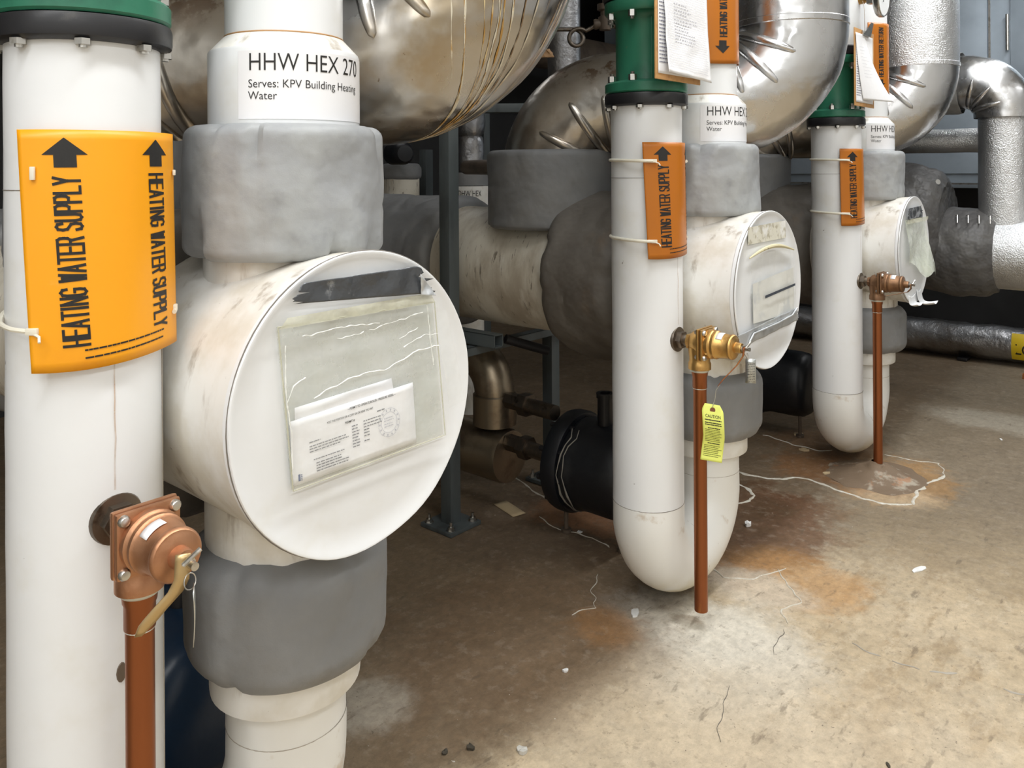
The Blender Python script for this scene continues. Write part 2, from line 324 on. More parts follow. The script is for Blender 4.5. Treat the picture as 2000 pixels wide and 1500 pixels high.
# ------------------------------------------------------------------ the room
def floor_material():
    m = bpy.data.materials.new('stained_concrete'); m.use_nodes = True; nt = m.node_tree; N = nt.nodes; L = nt.links; b = N['Principled BSDF']
    tc = N.new('ShaderNodeTexCoord'); co = tc.outputs['Object']
    def nz(scale, detail=6, st=(1, 1, 1), rg=.62):
        mp = N.new('ShaderNodeMapping'); mp.inputs['Scale'].default_value = st; L.new(co, mp.inputs[0])
        n = N.new('ShaderNodeTexNoise'); n.inputs['Scale'].default_value = scale; n.inputs['Detail'].default_value = detail; n.inputs['Roughness'].default_value = rg
        L.new(mp.outputs[0], n.inputs['Vector']); return n.outputs['Fac']
    def rng(v, lo, hi, a=0., c=1.):
        r = N.new('ShaderNodeMapRange'); r.interpolation_type = 'SMOOTHSTEP'
        r.inputs['From Min'].default_value, r.inputs['From Max'].default_value, r.inputs['To Min'].default_value, r.inputs['To Max'].default_value = lo, hi, a, c
        L.new(v, r.inputs['Value']); return r.outputs[0]
    def mth(op, a, c):
        n = N.new('ShaderNodeMath'); n.operation = op
        for i, q in enumerate((a, c)):
            if isinstance(q, (int, float)): n.inputs[i].default_value = q
            else: L.new(q, n.inputs[i])
        return n.outputs[0]
    def mix(fac, A, Bc):
        n = N.new('ShaderNodeMix'); n.data_type = 'RGBA'
        if isinstance(fac, float): n.inputs['Factor'].default_value = fac
        else: L.new(fac, n.inputs['Factor'])
        for key, q in (('A', A), ('B', Bc)):
            if isinstance(q, tuple): n.inputs[key].default_value = (*q, 1)
            else: L.new(q, n.inputs[key])
        return n.outputs['Result']
    sp = N.new('ShaderNodeSeparateXYZ'); L.new(co, sp.inputs[0])
    n_big, n_mid, n_fine = nz(1.7), nz(6, 8, rg=.68), nz(26, 6, rg=.7)
    n_str = nz(9, 6, (1, .35, 1), .7)
    wob = mth('ADD', mth('MULTIPLY', mth('SUBTRACT', n_mid, .5), 1.5), mth('MULTIPLY', mth('SUBTRACT', n_fine, .5), .8))
    def blob(cx, cy, rx, ry, soft=.5, wobk=1.0):
        cx, cy = 1.208 + (cx - 1.208) * 1.0375, -1.973 + (cy + 1.973) * 1.0375
        dx = mth('DIVIDE', mth('SUBTRACT', sp.outputs['X'], cx), rx); dy = mth('DIVIDE', mth('SUBTRACT', sp.outputs['Y'], cy), ry)
        d = mth('SQRT', mth('ADD', mth('MULTIPLY', dx, dx), mth('MULTIPLY', dy, dy)), 0)
        d = mth('ADD', d, mth('MULTIPLY', wob, wobk)); return rng(d, 1 + soft / 2, 1 - soft / 2)
    c = mix(rng(n_big, .35, .65), (.43, .35, .245), (.50, .42, .31))
    c = mix(mth('MULTIPLY', rng(n_mid, .48, .66), .6), c, (.55, .455, .33))
    c = mix(mth('MULTIPLY', rng(n_str, .52, .66), .65), c, (.33, .25, .16))
    c = mix(mth('MULTIPLY', rng(nz(17, 8, (1, .6, 1), .75), .54, .62), .38), c, (.60, .52, .40))
    c = mix(mth('MULTIPLY', rng(nz(21, 8, (1, .6, 1), .75), .56, .64), .34), c, (.36, .265, .165))
    # greyer brown towards the far end, beyond the pale strip in the aisle
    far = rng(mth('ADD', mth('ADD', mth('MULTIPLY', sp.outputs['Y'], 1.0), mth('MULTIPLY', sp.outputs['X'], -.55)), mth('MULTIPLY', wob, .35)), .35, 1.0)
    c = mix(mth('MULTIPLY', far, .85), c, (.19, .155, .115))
    back = rng(mth('ADD', sp.outputs['X'], mth('MULTIPLY', wob, .16)), .14, -.06)  # darker behind the pipe row: its shade painted in, over damp brown
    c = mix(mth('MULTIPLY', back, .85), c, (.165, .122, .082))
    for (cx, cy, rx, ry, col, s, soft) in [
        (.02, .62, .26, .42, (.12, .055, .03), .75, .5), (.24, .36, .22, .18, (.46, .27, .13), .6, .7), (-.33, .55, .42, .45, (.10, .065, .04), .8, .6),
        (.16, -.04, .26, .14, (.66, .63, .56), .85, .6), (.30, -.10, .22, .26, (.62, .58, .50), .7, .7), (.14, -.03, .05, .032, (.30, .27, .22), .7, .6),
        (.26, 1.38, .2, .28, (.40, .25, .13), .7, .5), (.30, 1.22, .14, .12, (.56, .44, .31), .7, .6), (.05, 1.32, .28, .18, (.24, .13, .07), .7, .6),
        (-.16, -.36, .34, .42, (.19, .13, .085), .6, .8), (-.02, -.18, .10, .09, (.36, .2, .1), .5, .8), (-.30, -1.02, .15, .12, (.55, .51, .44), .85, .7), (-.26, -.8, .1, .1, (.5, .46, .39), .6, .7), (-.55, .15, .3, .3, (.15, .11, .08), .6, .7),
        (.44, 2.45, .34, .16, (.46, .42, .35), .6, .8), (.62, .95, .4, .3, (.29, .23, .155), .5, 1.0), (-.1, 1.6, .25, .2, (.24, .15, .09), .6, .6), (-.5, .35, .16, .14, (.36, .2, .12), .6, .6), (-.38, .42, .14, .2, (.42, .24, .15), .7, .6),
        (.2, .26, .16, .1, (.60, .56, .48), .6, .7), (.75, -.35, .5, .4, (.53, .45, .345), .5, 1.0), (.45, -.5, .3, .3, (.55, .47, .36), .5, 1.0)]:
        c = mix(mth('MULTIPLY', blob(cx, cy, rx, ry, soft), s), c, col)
    hs = N.new('ShaderNodeHueSaturation'); hs.inputs['Saturation'].default_value = 1.14; L.new(rng(nz(48, 8, (1, .7, 1), .8), .3, .7, .85, 1.15), hs.inputs['Value']); L.new(c, hs.inputs['Color']); c = hs.outputs[0]
    hs = N.new('ShaderNodeHueSaturation'); L.new(rng(nz(9, 8, O1, .8), .3, .7, .9, 1.1), hs.inputs['Value']); L.new(c, hs.inputs['Color']); c = hs.outputs[0]
    c = mix(mth('MULTIPLY', rng(n_fine, .52, .68), .16), c, (.55, .48, .385))
    c = mix(mth('MULTIPLY', rng(nz(40, 5, rg=.7), .55, .68), .35), c, (.17, .13, .09))
    c = mix(mth('MULTIPLY', rng(nz(30, 4, (1, .3, 1)), .62, .72), .5), c, (.12, .09, .06))
    c = mix(mth('MULTIPLY', rng(nz(120, 2), .70, .75), .7), c, (.1, .08, .06))
    c = mix(mth('MULTIPLY', rng(nz(70, 2), .74, .78), .6), c, (.74, .7, .63))
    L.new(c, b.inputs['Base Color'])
    L.new(rng(n_mid, .3, .7, .45, .75), b.inputs['Roughness']); b.inputs['Specular IOR Level'].default_value = .35
    bp = N.new('ShaderNodeBump'); bp.inputs['Strength'].default_value = .5; bp.inputs['Distance'].default_value = .008
    L.new(mth('ADD', n_mid, mth('MULTIPLY', n_fine, .5)), bp.inputs['Height']); L.new(bp.outputs[0], b.inputs['Normal'])
    return m
def struct(name, c, s, m):
    bm = B(); box(bm, c, s); o = part(name, bm, m, None, smooth=False); o['kind'] = 'structure'; return o
FK = 1.0375
def fp(x, y): return (1.208 + (x - 1.208) * FK, -1.973 + (y + 1.973) * FK)
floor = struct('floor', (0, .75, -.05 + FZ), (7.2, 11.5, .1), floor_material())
struct('ceiling', (0, .75, 3.05), (7.2, 11.5, .1), CEIL)
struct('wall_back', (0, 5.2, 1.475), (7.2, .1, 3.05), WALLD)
struct('wall_front', (0, -4.95, 1.475), (7.2, .1, 3.05), WALLM)
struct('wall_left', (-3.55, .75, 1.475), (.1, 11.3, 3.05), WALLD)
struct('wall_right', (3.55, .75, 1.475), (.1, 11.3, 3.05), WALLM)
def crust(pts, w, seed, name='mineral_crust'):
    """thin raised line of white scale left where a puddle dried on the floor"""
    rn = random.Random(seed); P_ = fine([(*fp(x, y), FZ) for x, y in pts], .012); bm = B(); prev = None
    for i, p in enumerate(P_):
        a = P_[max(0, i - 1)]; b = P_[min(len(P_) - 1, i + 1)]; t = (b - a).normalized(); n = V((-t.y, t.x, 0))
        p = p + n * noise.noise(p * 22 + V((seed, 0, 0))) * .014
        ww = w * (.35 + .9 * abs(noise.noise(p * 30 + V((0, seed, 0))))) * (1 if 0 < i < len(P_) - 1 else .2)
        row = [bm.verts.new(p + n * ww * s + V((0, 0, z))) for s, z in ((-1, .0003), (-.4, .0022), (.4, .0022), (1, .0003))]
        if prev:
            for k in range(3): bm.faces.new((prev[k], prev[k + 1], row[k + 1], row[k]))
        prev = row
    return bm
fl = [([(-.242, 1.062), (-.17, 1.066), (-.12, 1.072), (-.071, 1.1), (-.054, 1.149), (.003, 1.168), (.07, 1.144), (.153, 1.124), (.232, 1.104), (.315, 1.12), (.375, 1.164)], .013, 1),
      ([(.375, 1.164), (.359, 1.277), (.356, 1.357), (.391, 1.548)], .012, 2), ([(.391, 1.548), (.343, 1.675), (.283, 1.648), (.207, 1.639), (.142, 1.641)], .004, 3),
      ([(-.188, .948), (-.137, .926), (-.089, .883), (-.086, .825), (-.105, .773)], .010, 4), ([(-.9, .457), (-.68, .376), (-.587, .347), (-.52, .38), (-.458, .386), (-.405, .419)], .007, 5),
      ([(-.354, 1.556), (-.304, 1.552), (-.2, 1.523), (-.086, 1.516), (-.044, 1.551)], .007, 6), ([(-.583, .226), (-.492, .196), (-.416, .209), (-.343, .221), (-.263, .193)], .004, 7),
      ([(-.19, .03), (-.15, -.06), (-.09, -.13), (-.12, -.2)], .002, 8), ([(.2, .4), (.26, .33), (.33, .26), (.3, .19), (.34, .13)], .0035, 9), ([(.02, .3), (.1, .25), (.17, .3), (.22, .42)], .004, 10)]
W['floor'] = V((0, 0, 0))
floor.location = (0, 0, 0)
for pts, w, s in fl: part('mineral_deposit', crust(pts, w, s), CRUST, floor, label='white mineral crust line on the floor')
for pts, w in [([(.344, .098), (.357, .019), (.372, -.025)], .0012), ([(.342, -.208), (.363, -.263), (.372, -.312), (.396, -.367), (.413, -.394)], .0014)]:
    part('crack', crust(pts, w, 3), SEAM, floor, label='fine dark crack in the concrete')
for pts, w in [([(.50, .143), (.573, .137)], .003), ([(.60, .137), (.66, .142)], .004), ([(.68, .15), (.735, .178)], .0055), ([(.827, .185), (.867, .192)], .005)]:
    part('gouge', crust(pts, w, 11), SEAML, floor, label='shallow straight gouge in the concrete')

# ------------------------------------------------------------------ builders for one heat exchanger unit
S = 1.493
ORD = ['nearest', 'middle', 'farthest']
WHO = ['at the left edge of the photo', 'in the middle, standing over the white-crusted drain spot', 'on the right, beside the mineral puddle']
WH = ['beside the large orange marker at left', 'in the middle of the row', 'farthest along the row']
def cp(yo, a, r, z, cx=0.0, cy=0.0):           # point on a vertical pipe, a = degrees from +x towards +y
    return V((cx + r * math.cos(R_(a)), yo + cy + r * math.sin(R_(a)), z))
def ring(bm, o, a, R, r, seg=40, s2=8):
    a, e1, e2 = basis(a); o = V(o)
    pts = [o + (e1 * math.cos(2 * math.pi * i / seg) + e2 * math.sin(2 * math.pi * i / seg)) * R for i in range(seg + 1)]
    return tube(bm, pts, r, s2, False)
def bolts(parent, yo, n, rr, zs, axis=(0, 0, 1), r=.0125, h=.016, c=(0, 0), m=None, lbl=None, phase=.5):
    for k in range(n):
        a = 360 * (k + phase) / n
        for z0, z1 in zs:
            bm = B(); p = cp(yo, a, rr, z0, *c); q = cp(yo, a, rr, z1, *c)
            cyl(bm, p, q, r, seg=6); d = (q - p) * .45; cyl(bm, q, q + d, r * .5, seg=10)
            part('bolt', bm, m or STEEL, parent, smooth=False)
def supply_pipe(i):
    yo = (i - 1) * S
    t = thing('supply_pipe', ['white insulated vertical pipe with black flange, at the left edge of the photo',
        'white insulated U bend pipe, middle one of the three in the row',
        'white insulated pipe with a rust-streaked riser and U bend, farthest along the row'][i], 'pipe', (0, yo, 0), 'insulated supply pipes')
    r = .098; zc = .2425; b = .1575; zs = .284
    bm = B(); lathe(bm, (0, yo, zs), (0, 0, 1), dense([(r, 0), (r, 1.373 - zs)], .05), 56, lambda p, th, tt: .0012 * noise.noise(p * 9)); part('jacket', bm, WHITE, t)
    bm = B(); pts = [V((0, yo, zs)), V((0, yo, zs - .02))] + [V((.006 - .006 * math.cos(math.pi * k / 24), yo + b - b * math.cos(math.pi * k / 24), zc - b * math.sin(math.pi * k / 24))) for k in range(25)] + [V((.012, yo + 2 * b, zc + .02)), V((.012, yo + 2 * b, .29))]
    tube(bm, pts, r + .0005, 48, False, lambda p, th, u: .0016 * noise.noise(p * 12)); part('return_bend', bm, WHITE_BEND, t)
    bm = B(); cyl(bm, (.012, yo + 2 * b, .29), (.012, yo + 2 * b, .375), r, caps=False, seg=48); part('riser', bm, WHITE_BEND, t)
    bm = B(); lathe(bm, (.012, yo + 2 * b, 0), (0, 0, 1), [(r - .005, .345), (.115, .348), (.122, .353), (.123, .36), (.123, .46)], 48); part('collar', bm, WHITE_OLD, t)
    bm = B(); ring(bm, (0, yo, zs), (0, 0, 1), r, .0009); part('seam', bm, SEAM, t)
    bm = B(); ring(bm, (0, yo, 1.178), (0, 0, 1), r, .0007); part('seam', bm, SEAM, t)
    bm = B(); ring(bm, (.012, yo + 2 * b, .29), (0, 0, 1), r, .0008); part('seam', bm, SEAML, t)
    bm = B(); ring(bm, (.006, yo + b, zc - b), (0, 1, 0), r, .0007); part('seam', bm, SEAML, t)
    bm = B(); a = 77.0 if i else 62; cyl(bm, cp(yo, a, r, zc), cp(yo, a, r, 1.37), .0011, seg=6); part('lap_seam', bm, SEAML, t)
    bm = B(); lathe(bm, (0, yo, 1.373), (0, 0, 1), [(0, 0), (.107, 0), (.114, .005), (.115, .01), (.115, .028), (.113, .034), (0, .034)], 56); part('flange', bm, BLACK, t)
    bolts(t, yo, 8, .1045, [(1.374, 1.366)], r=.0105)
    bm = B(); lathe(bm, (0, yo, 1.664), (0, 0, 1), [(0, 0), (.112, 0), (.115, .006), (.115, .03), (.107, .034), (.098, .034), (.098, 1.33)], 48); part('upper_jacket', bm, WHITE, t)
    bm = B(); lathe(bm, (0, yo, 1.664), (0, 0, 1), [(.1, -.001), (.1155, -.001), (.1165, .004), (.1165, .031), (.11, .036), (.1, .036)], 48); part('flange', bm, BLACK, t)
    if i == 0:
        bm = B(); lathe(bm, cp(yo, 2, .096, .535), (1, .03, 0), [(0, .004), (.006, .0035), (.0075, .001), (0, 0)], 12)
        for v in bm.verts: v.co.z = .535 + (v.co.z - .535) * 2.0
        part('puncture', bm, BROWNP, t, label='small brown puncture in the white jacket')
    bm = B(); z0 = .745
    for k, (zt, zb) in enumerate([(1.05, .78)]):
        patch(bm, lambda u, v: cp(yo, -2 + 1.6 * (u - .5) * (1 - .6 * v) + 1.2 * noise.noise(V((0, v * 6, i))), r + .0006, zb + (zt - zb) * v), 2, 16)
    part('rust_run', bm, M('rust_run_%d' % i, (.5, .3, .16), .6, alpha=(.05, .5)), t, label='faint rust run down the jacket')
    return t
def valve(i):
    yo = (i - 1) * S
    t = thing('flanged_valve', ['dark green flanged valve at the top left corner of the photo', 'dark green flanged valve partly covered by a clipboard, middle of the row',
        'green flanged valve below a dial thermometer, farthest along the row'][i], 'valve', (0, yo, 1.407), 'green flanged valves')
    bm = B(); lathe(bm, (0, yo, 1.409), (0, 0, 1), [(0, 0), (.11, 0), (.1135, .004), (.1135, .026), (.109, .031), (.09, .032), (.084, .036), (.083, .044), (.083, .2), (.09, .21), (.1, .219), (.109, .22), (.1135, .226), (.1135, .25), (.109, .254), (0, .254)], 56); part('body', bm, GREEN, t)
    bm = B(); p = cp(yo, -6, .085, 1.535); box(bm, p, (.014, .018, .05), Matrix.Rotation(R_(-6), 3, 'Z'), .003); cyl(bm, cp(yo, -6, .09, 1.535), cp(yo, -6, .099, 1.535), .006, seg=12); part('lug', bm, GREEN, t)
    bm = B(); cyl(bm, cp(yo, -48, .0835, 1.445), cp(yo, -48, .0835, 1.625), .0012, seg=6); part('casting_seam', bm, GREEN, t)
    bolts(t, yo, 8, .1015, [(1.44, 1.456)], r=.0112, phase=.25)
    bolts(t, yo, 8, .1015, [(1.629, 1.612)], r=.0112, phase=.25)
    return t
def relief(i):
    yo = (i - 1) * S; z = .74; m = [BRONZE, BRASS, OLDBR][i]
    t = thing('relief_valve', ['copper-coloured bronze relief valve with a square bolted plate, nearest the camera', 'bright yellow brass relief valve with a hanging metal tag, middle of the row',
        'dull brown bronze relief valve, farthest along the row'][i], 'valve', (.16, yo, .66), 'pressure relief valves')
    A = (1, 0, 0)
    bm = B(); lathe(bm, (.089, yo, z), A, [(.034, -.012), (.035, .004), (.033, .010), (.024, .011), (.016, .012)], 32); part('pipe_opening', bm, DSTEEL, t, label='rusty round opening in the pipe jacket')
    bm = B(); lathe(bm, (.1, yo, z), A, [(0, 0), (.024, 0), (.024, .014), (.0, .014)], 6); cyl(bm, (.11, yo, z), (.145, yo, z), .0155); part('nipple', bm, DSTEEL, t)
    bm = B(); cyl(bm, (.127, yo, z), (.14, yo, z), .021, seg=6); lathe(bm, (.16, yo, z), (1, 0, 0), [(0, -.03), (.016, -.028), (.028, -.017), (.0335, 0), (.036, .012), (0, .015)], 28)
    lathe(bm, (.16, yo, z), (0, 0, -1), [(.012, 0), (.031, .012), (.0275, .04), (.0275, .05), (.030, .054), (.030, .07), (.02, .071)], 28)
    cyl(bm, (.15, yo - .028, z - .012), (.15, yo - .0285, z - .012), .001, seg=6); part('body', bm, m, t)
    bm = B(); box(bm, (.1745, yo, z), (.009, .084, .084), None, .004); box(bm, (.1845, yo, z), (.009, .082, .082), None, .004); part('bolt_plate', bm, m, t)
    for a, b in ((1, 1), (1, -1), (-1, 1), (-1, -1)):
        bm = B(); lathe(bm, (.188, yo + a * .0325, z + b * .0325), A, [(.0075, 0), (.0075, .004), (.0055, .007), (0, .008)], 14); cyl(bm, (.165, yo + a * .0325, z + b * .0325), (.173, yo + a * .0325, z + b * .0325), .006, seg=6); part('bolt', bm, STEEL, t)
    bm = B(); lathe(bm, (.186, yo, z), A, [(.0, 0), (.0385, 0), (.0385, .013), (.035, .016), (.0345, .019), (.037, .021), (.037, .027), (.0335, .031), (.031, .064), (.0325, .066), (.0325, .071), (.03, .074), (.027, .0745), (.0255, .0755), (.014, .0775), (.0135, .09), (.0125, .094), (0, .095)], 36); part('bonnet', bm, m, t)
    bm = B(); patch(bm, lambda u, v: V((.218 + .018 * u, yo - .0338 * math.cos(R_(38 + 50 * v)) , z + .0338 * math.sin(R_(38 + 50 * v)))), 2, 8); part('plate_label', bm, STICK, t, label='worn white label', solid=.0004)
    tip = V((.285, yo, z))
    bm = B(); cyl(bm, (.277, yo, z), (.302, yo, z), .005, seg=12); cyl(bm, (.281, yo, z), (.287, yo, z), .009, seg=6); cyl(bm, (.296, yo - .012, z + .004), (.3, yo + .008, z + .018), .003, seg=8); part('stem', bm, STEEL, t)
    if i == 2: P_ = [(.288, yo - .008, z + .004), (.29, yo - .010, z - .014), (.278, yo - .012, z - .028), (.24, yo - .03, z - .038), (.205, yo - .05, z - .046)]
    elif i == 1: P_ = [(.288, yo - .006, z + .006), (.288, yo - .01, z - .016), (.276, yo - .022, z - .04), (.25, yo - .045, z - .075), (.24, yo - .055, z - .092)]
    else: P_ = [(.285, yo - .006, z + .012), (.287, yo - .009, z - .016), (.282, yo - .014, z - .03), (.272, yo - .028, z - .048), (.262, yo - .04, z - .066), (.256, yo - .046, z - .078)]
    P_ = fine(P_, .006); wv = V((.5, .86, 0)) if i != 1 else V((.6, .3, .3)); hw = .0085 if i == 0 else .004; bm = B()
    patch(bm, lambda u, v: P_[round(v * (len(P_) - 1))] + wv * ((u - .5) * 2 * hw * (1 if v < .85 else 1 - 3.5 * (v - .85))), 2, len(P_) - 1)
    part('lever', bm, [M('lever_gilt', (.55, .4, .2), .35, .8), COPPER, OLDBR][i], t, solid=.002)
    if i < 2:
        bm = B(); n = (V((.46, -.89, 0)) if i else V((.50, .87, 0))).normalized(); s = n.cross(V((0, 0, 1))); c = V((.305, yo - .004, z - .053)); hh = .031
        patch(bm, lambda u, v: c + s * (u - .5) * .026 + V((0, 0, (v - .5) * 2 * hh)) + n * .0015 * math.sin(v * 3), 2, 6); tg = part('tag', bm, M('tag_metal%d' % i, (.6, .62, .6), .3, .9), t, label='small hanging metal tag', solid=.001)
        bm = B(); print_lines(bm, lambda x, y: c + s * x + V((0, 0, y)) + n * .0022 - V((0, 0, 0)), -.010, .010, [-.026 + .0042 * k for k in range(12)], .0012, 5 + i); part('print', bm, INK, tg)
        bm = B(); ring(bm, c + V((-.008, 0, .036)), (.9, .3, .2), .009, .0007, 20, 6); part('wire', bm, STEEL, tg)
    return t
def drain(i):
    yo = (i - 1) * S; x = .16
    t = thing('drain_pipe', ['nearest copper drain pipe, running out of the bottom of the photo', 'copper drain pipe ending above a pale damp spot, beside the yellow caution tag',
        'copper drain pipe reaching a crusted mound on the floor, farthest along the row'][i], 'pipe', (x, yo, FZ if i == 2 else .02), 'copper drain pipes')
    zb = [.03, .028, .012][i]
    bm = B(); lathe(bm, (x, yo, zb), (0, 0, 1), [(.0155, .02), (.0155, 0), (.0176, 0), (.0176, .61 - zb), (.0176, .655 - zb)], 28); part('tube', bm, COPPER, t)
    bm = B(); lathe(bm, (x, yo, .62), (0, 0, 1), [(.0177, -.002), (.0192, 0), (.0192, .03), (.021, .034), (.022, .046), (.022, .05)], 28); part('fitting', bm, COPPER, t)
    bm = B(); lathe(bm, (x, yo, .663), (0, 0, 1), [(.0225, 0), (.0245, .002), (.0245, .009), (.0225, .011)], 28); part('solder_ring', bm, SOLDER, t)
    bm = B(); ring(bm, (x, yo, .619), (0, 0, 1), .0178, .0013, 24, 6); part('solder_ring', bm, SOLDER, t)
    if i == 2:
        bm = B(); lathe(bm, (x - .01, yo, FZ), (0, 0, 1), dense([(.19, .0003), (.14, .008), (.09, .022), (.05, .038), (.025, .056), (.0176, .062)], .01), 40, lambda p, th, q: (.03 if q < .05 else .004) * noise.noise(p * 18)); part('mineral_mound', bm, MOUND, t, label='crusty white mound at the foot')
def jacket_fn(seed, amp, t0, t1, puck=.006):
    def d(p, th, t):
        e = math.exp(-min(abs(t - t0), abs(t1 - t)) / .035)
        return amp * noise.noise(p * 6 + V((seed, 0, 0))) + amp * .45 * noise.noise(p * 15 + V((0, seed, 0))) - puck * e * (max(0, noise.noise(V((math.cos(th) * 4, math.sin(th) * 4, seed + t * 5 + (3 if t > (t0 + t1) / 2 else 0)))) - .1) * 3) ** 1.4 \
            - amp * .5 * max(0, 1 - abs(noise.noise(p * 5 + V((seed * 2, 4, 0)))) * 14)
    return d
TY = .319; TZ = .85; FX = .219
def exchanger(i):
    yo = (i - 1) * S; c = (0, yo + TY, TZ)
    t = thing('heat_exchanger', ['large white horizontal tank with a permit sleeve under dark tape on its round end', 'white horizontal tank whose round end carries a worn sleeve and silver tape strip',
        'white horizontal tank with a peeling sleeve curling off its round end, farthest along the row'][i], 'tank', (0, yo + TY, TZ - .225), 'horizontal heat exchangers')
    A = (1, 0, 0)
    bm = B(); lathe(bm, c, A, dense([(.2195, -.17), (.2195, .11), (.2245, .17), (.2255, .205)], .04), 72, lambda p, th, q: .0014 * noise.noise(p * 6)); part('head', bm, WHITE_OLD, t)
    bm = B(); lathe(bm, c, A, [(.225, .2005), (.2275, .203), (.2285, .2175), (.2275, .219), (.224, .2192)] + dense([(.219, .2165), (.15, .2178), (0, .219)], .03), 80, lambda p, th, q: .0022 * noise.noise(V((math.cos(th) * 2, math.sin(th) * 2, i * 5))) if q > .2 else 0); part('end_cap', bm, WHITE, t)
    bm = B(); ring(bm, (.2145, yo + TY, TZ), A, .2288, .0011, 72, 6); part('seam', bm, SEAM, t)
    bm = B(); lathe(bm, c, A, dense([(.213, -1.85), (.213, -.16)], .05) , 64, lambda p, th, q: .003 * noise.noise(p * 7)); part('shell', bm, SHELL, t)
    bm = B(); lathe(bm, c, A, [(0, -1.97), (.1, -1.95), (.18, -1.9), (.213, -1.84)], 48); part('rear_head', bm, SHELL, t)
    cx, cy = .012, yo + TY
    bm = B(); lathe(bm, (cx, cy, 0), (0, 0, 1), [(.132, 1.0), (.132, 1.07), (.128, 1.1), (.1, 1.12)], 40); part('top_nozzle', bm, WHITE_OLD, t)
    bm = B(); lathe(bm, (cx, cy, 0), (0, 0, 1), [(.132, .7), (.132, .6), (.126, .57), (.1, .565)], 40); part('bottom_nozzle', bm, WHITE_OLD, t)
    nm = lambda y, z, dx=0: V((FX + .0015 + dx, yo + TY + y, TZ + z))
    if i == 1:
        bm = B(); q = quad([nm(-.15, .140), nm(.11, .143), nm(.108, .195), nm(-.15, .188)]); patch(bm, q, 8, 3); lb = part('worn_label', bm, M('worn_label_film', (.72, .7, .6), .5, layers=[((.4, .36, .26), 40, O1, .48, .6, .8), ((.84, .84, .82), 18, O1, .5, .62, .8)]), t, label='scuffed unreadable label')
    if i == 2:
        for k in range(2):
            y0, w, L_ = ((.02, .07, .06), (-.10, .10, .04))[k]; bm = B()
            patch(bm, lambda u, v: nm(y0 + w * u - .02 * k * v, -.172 - .012 * k - .01 * math.sin(3.1 * u)) + V(((.010 * v + .05 * v ** 4) * (1 if k == 0 else .5), .03 * v ** 3, -L_ * math.sin(v * 2.0))), 10, 14); part('peeling_skin', bm, WHITE, t, label='strip of white skin curling off the lower rim', solid=.0012)
    return t
def jackets(i):
    yo = (i - 1) * S; cx, cy = .012, yo + TY; gm = 'removable insulation jackets'
    wh = ['on the nearest unit', 'on the middle unit', 'on the farthest unit']
    def mk(o, a, prof, fn, m, label, seg=96, post=None, lac=None):
        bm = B(); lathe(bm, o, a, dense(prof, .012), seg, fn)
        if post:
            for v in bm.verts: post(v)
        return single('insulation_jacket', bm, m, label, 'jacket', gm)
    mk((cx, cy, 0), (0, 0, 1), rounded(.164, 1.062, 1.275, .10, .020), jacket_fn(3 + i, .005, 1.062, 1.275, .018), GREY_LIT, ['pale grey wrinkled jacket above the tank with the permit sleeve', 'pale grey wrinkled jacket between the middle label and its tank', 'small pale grey jacket above the farthest white tank'][i])
    mk((cx, cy, 0), (0, 0, 1), rounded(.166, .40, .60, .118, .045), jacket_fn(11 + i, .004, .40, .60, .010), GREY, ['smooth dark grey jacket below the tank with the permit sleeve', 'dark grey jacket below the middle tank, behind the yellow tag', 'dark grey jacket below the farthest tank, behind the copper pipe'][i])
    mk((0, yo + TY, TZ), (1, 0, 0), rounded(.277, -.455, -.15, .21, .06), jacket_fn(21 + i, .011, -.455, -.15, .02), GREY_BROWN, ['wide brown-grey belt jacket around the nearest tank, behind the left pipe', 'wide brown-grey belt jacket around the tank shell, left of the middle pipe', 'wide brown-grey belt jacket around the tank shell, left of the farthest pipe'][i])
    mk((0, yo + TY, TZ), (1, 0, 0), rounded(.25, -1.82, -.99, .20, .03), jacket_fn(31 + i, .010, -1.82, -.99, .012), GREY, ['long grey jacket on the rear half of the nearest tank', 'long grey jacket on the rear of the tank behind the grey post', 'long grey jacket on the rear half of the farthest tank'][i])
    def saddle(v):
        if v.co.z < 1.06:
            dy = abs(v.co.y - (yo + TY)); zs = TZ + math.sqrt(max(0, .222 ** 2 - min(dy, .222) ** 2)); zs = max(zs, 1.0)
            k = (1.06 - v.co.z) / .08; v.co.z = 1.06 - k * (1.06 - zs) if zs < 1.06 else max(v.co.z, zs)
    mk((-.575, yo + TY, 0), (0, 0, 1), rounded(.235, .98, 1.27, .185, .022), jacket_fn(41 + i, .008, .98, 1.268, .012), GREY, ['grey jacket under the metal elbow behind the left pipe', 'big grey jacket under the rusty metal elbow, left of the middle pipe', 'grey jacket under a metal elbow, just left of the farthest pipe'][i], post=saddle)
